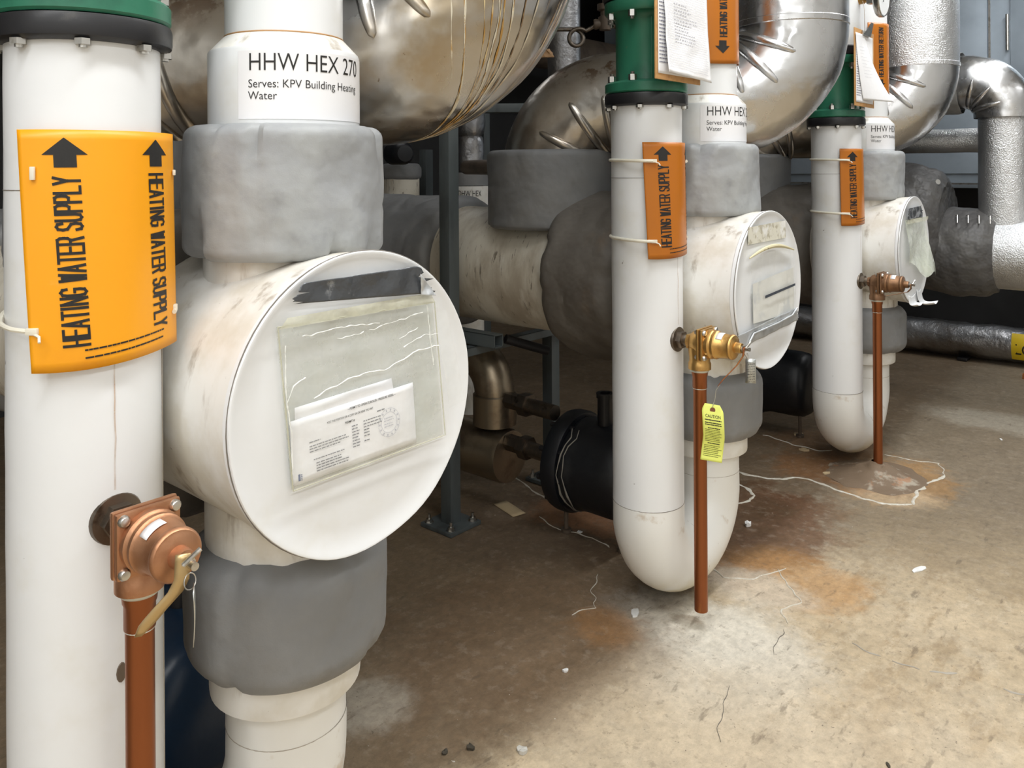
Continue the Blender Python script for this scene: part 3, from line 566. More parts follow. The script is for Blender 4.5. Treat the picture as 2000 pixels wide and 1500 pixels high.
def outlet(i):
    yo = (i - 1) * S; cx, cy = .012, yo + TY
    t = thing('outlet_pipe', ['white vertical pipe with a swelled collar lettered HHW HEX 270, nearest', 'white vertical pipe with a lettered collar, behind the clipboard in the middle', 'white vertical pipe with a small lettered collar, farthest along the row'][i], 'pipe', (cx, cy, 1.268), 'white outlet pipes')
    bm = B(); lathe(bm, (cx, cy, 0), (0, 0, 1), [(.115, 1.262), (.1225, 1.264), (.1235, 1.27), (.1235, 1.392), (.122, 1.396)], 56); part('collar', bm, WHITE, t)
    bm = B(); lathe(bm, (cx, cy, 0), (0, 0, 1), [(.122, 1.3955), (.119, 1.399), (.0985, 1.421), (.0965, 1.422)], 56); part('reducer', bm, WHITE_OLD, t)
    bm = B(); lathe(bm, (cx, cy, 0), (0, 0, 1), dense([(.0965, 1.421), (.0965, 2.99)], .2), 48); part('jacket', bm, WHITE, t)
    bm = B(); ring(bm, (cx, cy, 1.4225), (0, 0, 1), .0968, .0016); part('seam', bm, M('amber_glue_%d' % i, (.45, .25, .1), .5), t, label='thin amber glue line')
    rr = .1242
    bm = B(); patch(bm, lambda u, v: cp(yo, -68 + 150 * u, rr, 1.282 + .106 * v, cx, TY), 48, 2); st = part('name_label', bm, STICK, t, label='white label lettered HHW HEX 270')
    K = 180 / math.pi / rr
    f = lambda x, y: cp(yo, -60 + x * K, rr + .0006, y, cx, TY)
    bm = B(); font_text(bm, 'HHW HEX 270', .0275, f, .80, -.006, 0, 1.357); part('lettering', bm, INK, st)
    bm = B(); font_text(bm, 'Serves: KPV Building Heating', .0128, f, .92, -.004, 0, 1.3305); part('lettering', bm, INK, st)
    bm = B(); font_text(bm, 'Water', .0128, f, .92, -.004, 0, 1.312); part('lettering', bm, INK, st)
def steam(i):
    yo = (i - 1) * S; R = .18; Bn = .24; z = 1.43; p1 = V((-.575, yo + TY, z)); p2 = V((.13, yo + .70, z)); d = (p2 - p1).normalized(); up = V((0, 0, 1))
    t = thing('insulated_steam_pipe', ['huge bare metal elbow streaked with brown drips, above the tank with the permit sleeve', 'huge shiny clean metal elbow beside the middle clipboard', 'huge metal elbow rising into an embossed silver pipe, farthest along the row'][i], 'pipe', (-.575, yo + TY, 1.2), 'large metal-clad elbows')
    mid = p1.lerp(p2, .5); low = [ALU_DULL, ALU_DULL, ALU_DULL][i]; upm = [ALU_STAIN, ALU, ALU][i]
    def dn(s): return lambda p, th, u: .006 * noise.noise(p * 4.5 + V((s, 0, 0))) + .0025 * noise.noise(p * 12)
    bm = B(); tube(bm, fine(fillet([p1 - up * .28, p1, mid], Bn, 20), .03), R, 64, False, dn(i)); lo = part('lower_elbow', bm, low, t)
    bm = B(); tube(bm, fine(fillet([mid, p2, p2 + up * .245], Bn, 24), .025), R + .001, 72, False, dn(i + 9)); hi = part('upper_elbow', bm, upm, t)
    bm = B(); lathe(bm, p2 + up * .235, (0, 0, 1), dense([(R, 0), (R + .004, .003), (R + .004, .02), (R + .002, .022), (R + .002, 1.33)], .06), 56, lambda p, th, q: .002 * noise.noise(p * 8)); part('riser', bm, [ALU_STAIN, ALU, FOIL][i], t)
    def ribs(par, m, cen, nf, phis, spans, b):
        for ph, (a0, a1) in zip(phis, spans):
            n = nf(R_(ph)); c = cen - n * Bn; pts = []
            for k in range(33):
                th = R_(a0 + (a1 - a0) * k / 32); dd = n * math.cos(th) + b * math.sin(th); pts.append(c + dd * (R + .0005))
            rs = [.0165 * math.sin(math.pi * min(1, max(.02, k / 32))) ** .3 for k in range(33)]
            bm = B(); tube(bm, pts, rs, 12, True); part('rib', bm, m, par)
    b = V((d.y, -d.x, 0))
    c2 = p2 - d * Bn + up * Bn; c1 = p1 - up * Bn + d * Bn
    ribs(hi, upm, c2, lambda a: up * math.cos(a) - d * math.sin(a), [18, 42, 66], [(8, 92), (8, 100), (8, 96)], b)
    ribs(hi, upm, c2, lambda a: up * math.cos(a) - d * math.sin(a), [30, 58], [(-8, -95), (-8, -95)], b)
    ribs(lo, low, c1, lambda a: d * math.cos(a) - up * math.sin(a), [28, 56, 80], [(8, 108), (8, 104), (8, 96)], b)
    if i == 0:
        rn = random.Random(5); fd = dn(9)
        def proj(p):
            q = p - c2; da, ua = q.dot(d), q.dot(up)
            if ua > 0: c_ = c2 + d * Bn + up * ua
            elif da < 0: c_ = c2 - up * Bn + d * da
            else:
                f_ = math.atan2(da, -ua); c_ = c2 + (d * math.sin(f_) - up * math.cos(f_)) * Bn
            n_ = (p - c_).normalized(); return c_ + n_ * (R + .001), n_
        for k in range(40):
            al = R_(rn.choice([rn.uniform(-25, 30), rn.uniform(0, 45), rn.uniform(30, 85)])); h = rn.choice([.30, .24, .12, .02, -.06])
            p, n_ = proj(c2 + d * Bn + up * h + (b * math.cos(al) + d * math.sin(al)) * R); Lm = rn.uniform(.08, .32) if rn.random() < .6 else 1.0
            wd = rn.choice([.0006, .0009, .0013, .0013, .0022]); path = []; L_ = 0
            while L_ < Lm and n_.z > -.985 and len(path) < 260:
                g = V((0, 0, -1)) - n_ * (-n_.z); g = (g.normalized() + n_.cross(V((0, 0, 1))) * .16 * noise.noise(p * 24 + V((k, 0, 0)))).normalized()
                path.append((p, n_, g)); p, n_ = proj(p + g * .006); L_ += .006
            bm = B(); prev = None; m_ = len(path)
            for q, (p, n_, g) in enumerate(path):
                ww = wd * (.25 + 2.6 * abs(noise.noise(p * 26 + V((k * 5.7, 0, 2))))) * (1 if q < m_ - 8 else (m_ - q) / 8); sd = n_.cross(g)
                row = [bm.verts.new(p + sd * ww * sg + n_ * (fd(p, 0, 0) + .0012)) for sg in (-1, 1)]
                if prev: bm.faces.new((prev[0], prev[1], row[1], row[0]))
                prev = row
            part('drip_stain', bm, (DRIP_A, DRIP_B, DRIP_A, DRIP_C)[k % 4], hi, label='long dried drip stain')
    if i == 1:
        for s in range(2):
            bm = B(); q = p1 + d * (.0 + .06 * s) + V((-.12 + .06 * s, -.04, .155 + .012 * s))
            patch(bm, lambda u, v: q + d * (.06 * (u - .5)) + V((-.02 * v, -.02 + .012 * noise.noise(V((u * 5, v * 3, s))), .03 * v * (1 + .5 * noise.noise(V((u * 7, s, 0)))))), 8, 6); part('torn_flap', bm, M('peeling_mastic%d' % s, (.4, .24, .12), .7), lo, label='brown peeling flap of old mastic', solid=.003)
def marker(i, kind):
    yo = (i - 1) * S
    if kind == 'supply':
        z0, z1 = [(.95, 1.256), (.966, 1.273), (.972, 1.28)][i]; cx, cy, r = 0, 0, .1005; sh = [11, 7, 2][i]; m = [ORANGE, ORANGE_D, ORANGE_D][i]
        lab = ['large bright orange HEATING WATER SUPPLY sign tied to the left pipe', 'orange HEATING WATER SUPPLY sign tied to the middle pipe', 'small orange HEATING WATER SUPPLY sign tied to the farthest pipe'][i]
    else:
        z0, z1 = [0, (1.515, 1.82), (1.52, 1.83)][i]; cx, cy, r = .012, TY, .099; sh = 0; m = ORANGE_D
        lab = ['', 'orange HEATING WATER RETURN sign with a down arrow, right of the middle clipboard', 'orange HEATING WATER RETURN sign half hidden by the farthest clipboard'][i]
    t = thing('pipe_marker', lab, 'sign', (cx + r, yo + cy, z0), 'orange pipe markers')
    H = z1 - z0; K = 180 / math.pi / .104
    def f(a, z, off=0.0):       # a degrees, sheet stands off towards its side edges
        v = (z1 - z) / H; a2 = a + sh * v * (.6 - a / 160); rr = r + .0035 + .010 * (abs(a) / 64) ** 3 + (.004 * v if kind == 'supply' else 0) + off
        return cp(yo, a2, rr, z + .004 * math.sin(R_(a) * 2) * v, cx, cy)
    bm = B(); patch(bm, lambda u, v: f(-64 + 128 * u, z0 + H * v), 48, 24); sheet = part('sheet', bm, m, t, solid=.0008)
    e = .0011; bm = B()
    if kind == 'supply':
        stroke_text(bm, 'HEATING WATER SUPPLY', .213, .036, .0036, lambda x, y: f(-26 - y * K * .9 - 0, z0 + .032 + x, e))
        part('lettering', bm, INK, sheet); bm = B()
        stroke_text(bm, 'HEATING WATER SUPPLY', .213, .036, .0036, lambda x, y: f(24 + y * K * .9, z0 + .247 - x, e))
        arrows = [(-35, 1), (33, 1)]
    else:
        stroke_text(bm, 'HEATING WATER RETURN', .208, .030, .0038, lambda x, y: f(-22 - y * K * .9, z0 + .080 + x, e))
        part('lettering', bm, INK, sheet); bm = B()
        stroke_text(bm, 'HEATING WATER RETURN', .208, .030, .0038, lambda x, y: f(22 + y * K * .9, z0 + .287 - x, e))
        arrows = [(-31, -1), (31, -1)]
    part('lettering', bm, INK, sheet)
    for a0, s in arrows:
        bm = B(); zc = z0 + .278 if s > 0 else z0 + .048; w = .026 * K
        def fx(u, v): return f(a0 + u * w, zc + s * v, e)
        for k in range(6):
            u0, u1 = -1 + k / 3, -1 + (k + 1) / 3
            g = lambda u: .018 - .022 * abs(u)
            bm.faces.new([bm.verts.new(fx(*p)) for p in ((u0, -.004), (u1, -.004), (u1, g(u1) + .0), (u0, g(u0) + .0))])
        for k in range(4):
            u0, u1 = -.5 + k / 4, -.5 + (k + 1) / 4
            bm.faces.new([bm.verts.new(fx(*p)) for p in ((u0, -.02), (u1, -.02), (u1, -.004), (u0, -.004))])
        part('arrow', bm, INK, sheet)
    if kind == 'supply':
        bm = B(); print_lines(bm, lambda x, y: f(x * K, z0 + y + .02 * (x + .05) * (1 if i == 0 else .3), e), -.055, .075, [.024, .014], .0022, 4, .3, .06); part('small_print', bm, INK, sheet)
    return t
def ties(i):
    yo = (i - 1) * S
    zs = [(1.2, 1.005), (1.225, 1.012), (1.236, 1.02)][i]
    lab = [['white nylon tie through the top slots of the left orange sign', 'white nylon tie around the left pipe near the bottom of its orange sign'], ['white nylon tie around the middle pipe near the top of its sign', 'white nylon tie stub at the bottom of the middle orange sign'], ['pale nylon tie around the farthest pipe near the top of its sign', 'pale nylon tie around the farthest pipe near the bottom of its sign']][i]
    for k, z in enumerate(zs):
        a0 = -50 if i else (-54 if k else -61)
        t = thing('cable_tie', lab[k], 'cable tie', cp(yo, a0, .105, z), 'nylon ties on the signs'); droop = .018 if (i == 0 and k) else .006
        def path(a):
            rr = .1 + (.0165 if abs(a) < 66 else .0165 * max(0, 1 - (abs(a) - 66) / 40) + .0006); return cp(yo, a, rr, z + droop * ((180 - abs(a)) / 130 - 1) * -1 * 0 - droop * math.cos(R_(a)) * .5)
        if i == 0 and k == 0:
            bm = B(); p = cp(yo, -53, .114, z); box(bm, p, (.004, .006, .017), Matrix.Rotation(R_(-53), 3, 'Z'), .001); part('strap', bm, NYLON, t)
            bm = B(); q2 = cp(yo, 60, .116, z); box(bm, q2, (.004, .01, .008), Matrix.Rotation(R_(60), 3, 'Z'), .001); part('tail', bm, NYLON, t); continue
        bm = B(); al = [a0 - (360 - 2 * abs(a0)) * q / 60 for q in range(61)]
        tube(bm, [path(((a + 180) % 360) - 180) for a in al], .0045 if i else .0032, 8); part('strap', bm, NYLON, t)
        bm = B(); p = path(a0 + 1); box(bm, p, (.006, .016, .009), Matrix.Rotation(R_(a0), 3, 'Z'), .0015); tube(bm, [p + V((0, 0, -.002)), p + V((.012, .004, -.006)), p + V((.018, .002, -.012))], .0018, 6); part('head', bm, NYLON, t)
        if i == 0:
            bm = B(); q = path(58); q2 = cp(yo, 60, .1165, z); box(bm, q2, (.006, .012, .008), Matrix.Rotation(R_(60), 3, 'Z'), .0015); part('tail', bm, NYLON, t)
def trap(i):
    yo = (i - 1) * S; y = yo + .33; z = .19
    t = thing('pump_casing', ['dark blue rounded pump casing behind the nearest copper pipe', 'black pump casing with bolted rim, left of the middle pipe', 'round black pump casing end, left of the farthest pipe'][i], 'pump', (-.4, y, FZ), 'dark pump casings')
    m = BLUE if i == 0 else RUBBER
    bm = B(); lathe(bm, (0, y, z), (1, 0, 0), [(.09, -.47), (.152, -.46), (.158, -.44), (.152, -.42), (.15, -.40), (.15, -.30), (.146, -.26), (.13, -.235), (.1, -.222), (0, -.216)], 48, lambda p, th, q: .003 * noise.noise(p * 9)); part('casing', bm, m, t)
    bm = B(); lathe(bm, (0, y, z), (1, 0, 0), [(0, -.53), (.11, -.53), (.168, -.52), (.172, -.505), (.172, -.475), (.166, -.462), (.1, -.46)], 48); part('rim', bm, m, t)
    for k in range(10):
        bm = B(); a = R_(36 * k + 10); p = V((-.545, y + .15 * math.cos(a), z + .15 * math.sin(a))); cyl(bm, p, p + V((.1, 0, 0)), .009, seg=6); part('bolt', bm, BLACK, t)
    bm = B(); lathe(bm, (-.37, y, z + .14), (0, 0, 1), [(.026, 0), (.026, .1), (.03, .1), (.03, .115), (.018, .115), (.018, .06), (0, .06)], 24); part('port', bm, BLACK, t)
    for dx in (-.5, -.27):
        bm = B(); lathe(bm, (dx, y - .05, FZ), (0, 0, 1), [(0, 0), (.018, 0), (.018, .012), (.008, .013), (.008, .1), (0, .1)], 12); part('foot', bm, BROWNP, t)
    if i == 1:
        for s in range(2):
            bm = B(); pts = [V((-.45 + .02 * s + .016 * noise.noise(V((k * .6, s, 0))) + .01 * math.sin(k * .9 + s), y + .158 * math.cos(R_(a)), z + .158 * math.sin(R_(a)))) for k, a in enumerate(range(120, 262, 12))]
            tube(bm, pts, [.0045 * abs(noise.noise(V((k * .8, s, 5)))) + .0015 for k in range(len(pts))], 6); part('caulk_bead', bm, M('grey_bead%d' % s, (.3, .28, .24), .5), t, label='grey bead of old sealant')
for i in range(3):
    supply_pipe(i); valve(i); relief(i); drain(i); exchanger(i); jackets(i); outlet(i); steam(i); marker(i, 'supply'); ties(i); trap(i)
    if i: marker(i, 'return')

# ------------------------------------------------------------------ sleeves, permit, tag, clipboards
def nmf(i): return lambda y, z, dx=0: V((FX + .0022 + dx, (i - 1) * S + TY + y, TZ + z))
n1 = nmf(0)
t = thing('document_sleeve', 'clear vinyl sleeve hung by dark grey tape on the nearest round tank end', 'document sleeve', n1(0, -.096), 'vinyl document sleeves')
cs = [(-.157, .136), (.140, .134), (.163, -.091), (-.134, -.096)]
bm = B(); patch(bm, quad([n1(*cs[0], .004), n1(*cs[1], .004), n1(*cs[2], .006), n1(*cs[3], .006)], .008, 22, seed=2), 40, 40); part('vinyl_sheet', bm, CLEAR, t)
bm = B(); patch(bm, quad([n1(*cs[0], .0006), n1(*cs[1], .0006), n1(*cs[2], .0006), n1(*cs[3], .0006)]), 6, 6); part('vinyl_back', bm, TINT, t)
bm = B(); ed = [n1(y, z, .0055) for y, z in cs]; tube(bm, fine(ed + [ed[0]], .01), .0011, 6); part('welded_edge', bm, CLEAR2, t)
bm = B(); patch(bm, quad([n1(-.142, .147, .005), n1(.13, .150, .005), n1(.141, .133, .006), n1(-.157, .133, .006)], .003, 40), 30, 4); part('sleeve_header', bm, CLEAR2, t, label='yellowed header strip')
bm = B(); fold = fine([n1(-.10, .028, .007), n1(-.03, .043, .008), n1(.03, .045, .008), n1(.09, .058, .008), n1(.148, .062, .007)], .01); tube(bm, [p + V((0, 0, .006 * noise.noise(p * 40))) for p in fold], [.0006 + .0016 * abs(noise.noise(p * 60)) for p in fold], 6); CREASE = M('white_highlight_crease', (.85, .86, .83), .2); part('highlight_crease', bm, CREASE, t)
bm = B(); patch(bm, quad([n1(-.134, .1655, .0065), n1(.132, .150, .008), n1(.106, .197, .007), n1(-.115, .193, .0065)], .0028, 30, jag=.12, seed=5), 60, 16); part('duct_tape', bm, TAPE, t, label='dark grey duct tape strip', solid=.0004)
bm = B(); patch(bm, quad([n1(.1, .185, .010), n1(.128, .158, .010), n1(.136, .146, .013), n1(.104, .150, .011)], .006, 60, seed=3), 14, 14); part('tape_fold', bm, TAPE_S, t, label='shiny folded tape end', solid=.0004)
bm = B(); patch(bm, quad([n1(.142, .125, .004), n1(.168, .116, .004), n1(.209, -.042, .006), n1(.170, -.049, .005)], .004, 34, seed=6), 8, 36); part('loose_strip', bm, CLEAR, t, label='loose clear strip hanging beside the sleeve')
for k, P_ in enumerate([[(-.12, .118), (-.05, .121), (.02, .117)], [(.0, .109), (.06, .115), (.11, .122)], [(.06, .085), (.085, .093), (.10, .10)], [(.07, .072), (.11, .084), (.145, .082)], [(-.145, .03), (-.135, .05), (-.115, .06)], [(.12, .132), (.127, .08), (.135, .03)], [(-.06, .104), (-.01, .108)], [(-.147, .11), (-.148, .05), (-.138, -.02), (-.136, -.07)]]):
    pts = fine([n1(y, z, .0085) for y, z in P_], .004); bm = B(); tube(bm, [p + V((0, .002 * noise.noise(p * 50), .003 * noise.noise(p * 70 + V((k, 0, 0))))) for p in pts], [.0003 + .0016 * abs(noise.noise(p * 90 + V((0, k, 0)))) for p in pts], 6); part('highlight_crease', bm, CREASE, t)  # white ridges painted in as highlights on the creased vinyl
pm = thing('permit', 'printed white permit sheet inside the nearest clear sleeve', 'paper', n1(-.02, -.091), None)
pc = [n1(-.1376, .0007, .0022), n1(.0936, .010, .0022), n1(.1006, -.0886, .0022), n1(-.1324, -.0913, .0022)]
bm = B(); patch(bm, quad(pc, .0006, 20), 10, 10); sh = part('sheet', bm, PAPER, pm, solid=.0003)
bm = B(); patch(bm, quad([n1(-.128, .018, .0012), n1(.05, .025, .0012), n1(.06, -.02, .0012), n1(-.128, -.02, .0012)], 0), 4, 4); part('back_sheet', bm, PAPER, pm, solid=.0003)
pf = lambda x, y: quad(pc)(x, 1 - y) + V((.0012, 0, 0))
pw, ph_ = .232, .095; pq = lambda x, y: pf(x / pw, y / ph_)
bm = B(); font_text(bm, '—PERMIT TO OPERATE BOILER / PRESSURE VESSEL—', .0036, pq, .78, .006, .100, .0845, cut=0); font_text(bm, 'POST THIS PORTION OR A COPY ON OR NEAR THE UNIT', .0032, pq, .72, .004, .062, .0745, cut=0)
font_text(bm, 'PERMIT #', .0034, pq, .9, .006, .094, .0655, cut=0); part('heading', bm, INK, sh)
bm = B(); print_lines(bm, pq, .03, .1, [.049, .045, .041], .0014, 3); print_lines(bm, pq, .03, .05, [.055], .0014, 8, .1); print_lines(bm, pq, .036, .095, [.028], .0014, 4); print_lines(bm, pq, .04, .11, [.022, .018, .014, .010], .0015, 5, .6); print_lines(bm, pq, .106, .122, [.058, .0535, .049, .0445, .040, .0355, .031, .0265], .0015, 6, .4); print_lines(bm, pq, .128, .165, [.060, .0555, .051], .0015, 7, .3); print_lines(bm, pq, .128, .14, [.0465, .042, .0375, .030], .0016, 9, .3); print_lines(bm, pq, .155, .172, [.068], .0018, 19, .1); part('small_print', bm, INK2, sh)
bm = B(); sc_ = (.178, .046)
for R0 in (.022, .016):
    for k in range(48):
        a0, a1 = 2 * math.pi * k / 48, 2 * math.pi * (k + (.55 if R0 > .02 and k % 4 == 0 else 1)) / 48
        w = .0006; bm.faces.new([bm.verts.new(pq(sc_[0] + rr * math.cos(a) , sc_[1] + rr * math.sin(a))) for rr, a in ((R0, a0), (R0, a1), (R0 - w, a1), (R0 - w, a0))])
for k in range(14):
    a = 2 * math.pi * k / 14; bm.faces.new([bm.verts.new(pq(sc_[0] + rr * math.cos(a + q), sc_[1] + rr * math.sin(a + q))) for rr, q in ((.0175, -.06), (.0175, .06), (.0205, .06), (.0205, -.06))])
print_lines(bm, pq, .168, .19, [.040, .044, .049, .053], .0012, 12, .4); part('seal', bm, M('pale_seal_ink', (.5, .5, .56), .7), sh, label='faint grey round seal')
bm = B(); bm.faces.new([bm.verts.new(pq(*p)) for p in ((.009, .005), (.0125, .005), (.0125, .015), (.009, .015))]); print_lines(bm, pq, .0135, .0155, [.005, .0075, .010, .0125], .0014, 2, 0); part('blue_mark', bm, INK_BLUE, sh, label='tiny blue mark in the corner')

n2 = nmf(1)
t = thing('document_sleeve', 'worn cloudy sleeve with silver tape along its bottom on the middle round tank end', 'document sleeve', n2(0, -.12), 'vinyl document sleeves')
bm = B(); patch(bm, quad([n2(-.150, .108, .004), n2(.155, .113, .004), n2(.160, -.098, .005), n2(-.142, -.091, .005)], .007, 16, seed=8), 40, 30); part('vinyl_sheet', bm, CLEAR, t)
bm = B(); pts = [n2(-.155 + .31 * k / 20, .104 + .022 * math.sin(math.pi * k / 20) + .004 * noise.noise(V((k, 0, 3))), .006) for k in range(21)]; tube(bm, pts, [.002 + .004 * math.sin(math.pi * k / 20) for k in range(21)], 8); part('torn_edge', bm, M('yellowed_edge', (.62, .56, .36), .5, layers=[((.2, .15, .07), 40, O1, .62, .7, .8)]), t, label='curled yellowed top edge')
bm = B(); patch(bm, quad([n2(-.13, .03, .0025), n2(.155, .05, .0025), n2(.158, -.085, .003), n2(-.13, -.08, .003)], .003, 14, seed=3), 12, 10); part('paper_insert', bm, M('faded_paper', (.72, .72, .68), .7, layers=[((.5, .52, .55), 14, O1, .52, .66, .6)]), t, label='faded blank insert')
bm = B(); patch(bm, quad([n2(-.069, -.017, .012), n2(.149, -.004, .012), n2(.149, .003, .012), n2(-.069, -.009, .012)]), 8, 1); part('dark_rule', bm, M('slate_ink', (.05, .06, .08), .5), t, label='dark printed rule')
bm = B(); patch(bm, quad([n2(-.234, -.096, .007), n2(.168, -.072, .009), n2(.172, -.112, .008), n2(-.222, -.134, .006)], .004, 18, jag=.04, seed=4), 50, 10); part('duct_tape', bm, TAPE_S, t, label='silver duct tape strip', solid=.0005)
bm = B(); tube(bm, [n2(-.19, -.14, .012), n2(-.17, -.12, .013), n2(-.15, -.104, .014), n2(.02, -.098, .014), n2(.12, -.09, .014), n2(.16, -.074, .013)], .0028, 8); part('tape_fold', bm, TAPE_S, t)
n3 = nmf(2)
t = thing('document_sleeve', 'limp yellowed sleeve hanging loose from the farthest round tank end', 'document sleeve', n3(0, -.12), 'vinyl document sleeves')
bm = B(); patch(bm, lambda u, v: n3(-.16 + .31 * u + .03 * v, .135 - (.19 + .08 * u) * v, .004) + V((.022 * v * v + .016 * math.sin(v * 4 + u * 5) * v, .03 * math.sin(v * 2) * (u - .5), .02 * math.sin(u * 9) * v ** 4 + .004 * noise.noise(V((u * 8, v * 6, 2))))), 24, 24); part('vinyl_sheet', bm, M('limp_vinyl', (.68, .72, .60), .2, alpha=(.5, .8), bump=[(14, O1, .6, .012)]), t)
bm = B(); patch(bm, quad([n3(-.14, .135, .006), n3(.082, .134, .008), n3(.07, .187, .006), n3(-.126, .181, .005)], .004, 30, jag=.1), 30, 10); part('duct_tape', bm, TAPE, t, label='grey duct tape', solid=.0004)
bm = B(); patch(bm, quad([n3(-.15, .118, .008), n3(.14, .12, .012), n3(.15, .137, .010), n3(-.155, .136, .007)], .006, 40), 24, 4); part('sleeve_header', bm, CLEAR2, t, label='yellowed header strip')

t = thing('caution_tag', 'bright yellow paper CAUTION tag hanging beside the middle copper pipe', 'tag', (.214, -.031, .45))
nn = V((.49, -.87, 0)).normalized(); ss = V((0, 0, 1)).cross(nn); cc = V((.214, -.031, .519))
def tg(x, y):        # x -.028...028, y -.073...073
    v = (.073 - y) / .146; return cc + ss * (x - .012 * max(0, v - .55) ** 1.2 * 2.2 + .006 * v - .002) + V((0, 0, y - .12 * x)) + nn * (.010 * math.sin(v * 5.5) + .012 * v)
bm = B(); patch(bm, lambda u, v: tg((u - .5) * .054 * (1 if v < .9 else 1 - 3 * (v - .9)), -.073 + .146 * v), 10, 24); card = part('card', bm, YTAG, t, solid=.0004)
e_ = nn * .0007
bm = B(); font_text(bm, 'CAUTION', .0075, lambda x, y: tg(x, y) + e_, .8, .01, 0, .041, .004, True); print_lines(bm, lambda x, y: tg(x, y) + e_, -.021, .022, [.034, .027, .022], .0024, 3, .12, .05); print_lines(bm, lambda x, y: tg(x, y) + e_, -.014, .017, [.0135, -.029], .0022, 4, .1, .05)
part('lettering', bm, INK, card)
bm = B(); print_lines(bm, lambda x, y: tg(x, y) + e_, -.022, .023, [.009 - .0045 * k for k in range(8)] + [-.035 - .0045 * k for k in range(7)], .0015, 5, .25, .06); part('small_print', bm, M('olive_ink', (.16, .17, .03), .7), card)
bm = B(); q = tg(0, .060) + nn * .0012; lathe(bm, q, nn, [(0, 0), (.0068, 0), (.0068, .0006), (0, .0008)], 20); part('eyelet', bm, M('brown_eyelet', (.22, .08, .035), .6), card)
bm = B(); tube(bm, [tg(0, .066), V((.222, -.035, .61)), V((.232, -.05, .635)), V((.243, -.053, .65))], .0008, 6); part('string', bm, M('clear_string', (.5, .48, .42), .5), t)

def clipboard(i, zb, zt):
    yo = (i - 1) * S; y0, y1 = -.172, .063; x = .132
    t = thing('clipboard', ['', 'tan clipboard hanging in front of the middle green valve', 'tan clipboard hung by a wire in front of the farthest green valve'][i], 'clipboard', (x, yo + (y0 + y1) / 2, zb), 'tan clipboards')
    bm = B(); box(bm, (x, yo + (y0 + y1) / 2, (zb + zt) / 2), (.004, y1 - y0, zt - zb), None, .0015); part('board', bm, BOARD, t)
    bm = B(); box(bm, (x + .008, yo - .05, zt - .012), (.01, .09, .018), None, .003)
    patch(bm, lambda u, v: V((x + .012 + .02 * v, yo - .05 + (u - .5) * (.09 - .06 * v), zt - .022 + .05 * v)), 4, 4); part('clip', bm, STEEL, t)
    bm = B(); tube(bm, [V((x + .004, yo - .055, zt - .02)), V((x + .002, yo - .05, zt + .02)), V((x - .005, yo - .03, zt + .09)), V((.108, yo - .004, zt + .15))], .0011, 6); part('wire', bm, DSTEEL, t)
    for k in range(2):
        w0, w1 = (y0 + .01, y1 - .02) if k == 0 else (y0 + .034, y1 + .03)
        if i == 1: f = lambda u, v: V((x + .0035 + .003 * k + (.014 * v * v + .006 * noise.noise(V((u * 4, v * 5, k))) * v) * k, yo + w0 + (w1 - w0) * u, zt - .02 - (zt - zb - .035 - .004 * k + .012 * u * k) * v))
        else: f = lambda u, v: V((x + .0035 + .003 * k + .05 * k * v * v * u, yo + w0 + (w1 - w0) * (u * (.45 + .55 * v if k else 1)) + (.05 * k * v * v - .035 * k * (1 - v)), zt - .02 - (zt - zb - .035 - .012 * k) * v))
        s = thing('paper_sheet', [['', 'white printed sheet flat on the middle clipboard, mostly covered', 'white printed sheet flat on the farthest clipboard, mostly covered'], ['', 'crumpled handwritten sheet on top of the middle clipboard', 'curled blank-looking sheet on top of the farthest clipboard']][k][i], 'paper', f(.5, 1), 'papers on the clipboards')
        bm = B(); patch(bm, f, 24, 32); sh = part('sheet', bm, PAPER, s, solid=.0003)
        bm = B(); ff = lambda a, b: f(a, 1 - b) + V((.0012, 0, 0))
        if k == 0: print_lines(bm, ff, .02, .3, [.1 + .034 * q for q in range(25)], .01, 3 + i, .3)
        elif i == 1:
            print_lines(bm, ff, .04, .95, [.06 + .022 * q for q in range(40)], .0022, 31, .05, .02); print_lines(bm, ff, .2, .75, [.3 + .03 * q for q in range(13)], .008, 33, .5, .5)
        else: print_lines(bm, ff, .25, .8, [.35 + .05 * q for q in range(10)], .004, 35, .6, .4)
        part('print', bm, M('faint_print%d%d' % (i, k), (.42, .42, .46) if k else (.2, .2, .26), .7), sh)
clipboard(1, 1.430, 1.745); clipboard(2, 1.446, 1.752)
# dial thermometer on the farthest supply pipe
yo = S; z = 1.885
t = thing('dial_thermometer', 'white-faced dial thermometer at the top edge, above the farthest clipboard', 'thermometer', (.1, yo, z))
bm = B(); cyl(bm, (.094, yo, z), (.118, yo, z), .016, seg=6); cyl(bm, (.112, yo, z), (.13, yo, z), .011); part('fitting', bm, BRASS, t, label='brass hex fitting')
bm = B(); box(bm, (.147, yo, z), (.035, .034, .04), None, .004); cyl(bm, (.147, yo - .022, z), (.147, yo + .022, z), .009); part('bracket', bm, STEEL, t)
bm = B(); lathe(bm, (.163, yo, z), (1, 0, -.06), [(0, 0), (.05, 0), (.071, .008), (.076, .014), (.077, .03), (.073, .034), (.069, .033)], 40); part('case', bm, STEEL, t)
bm = B(); lathe(bm, (.164, yo, z), (1, 0, -.06), [(.069, .031), (0, .0315)], 40); dl = part('dial', bm, GLASSW, t)
bm = B(); tube(bm, [V((.1968, yo - .02, z - .02)), V((.1968, yo + .03, z + .035))], .0015, 6); part('needle', bm, INK, dl)

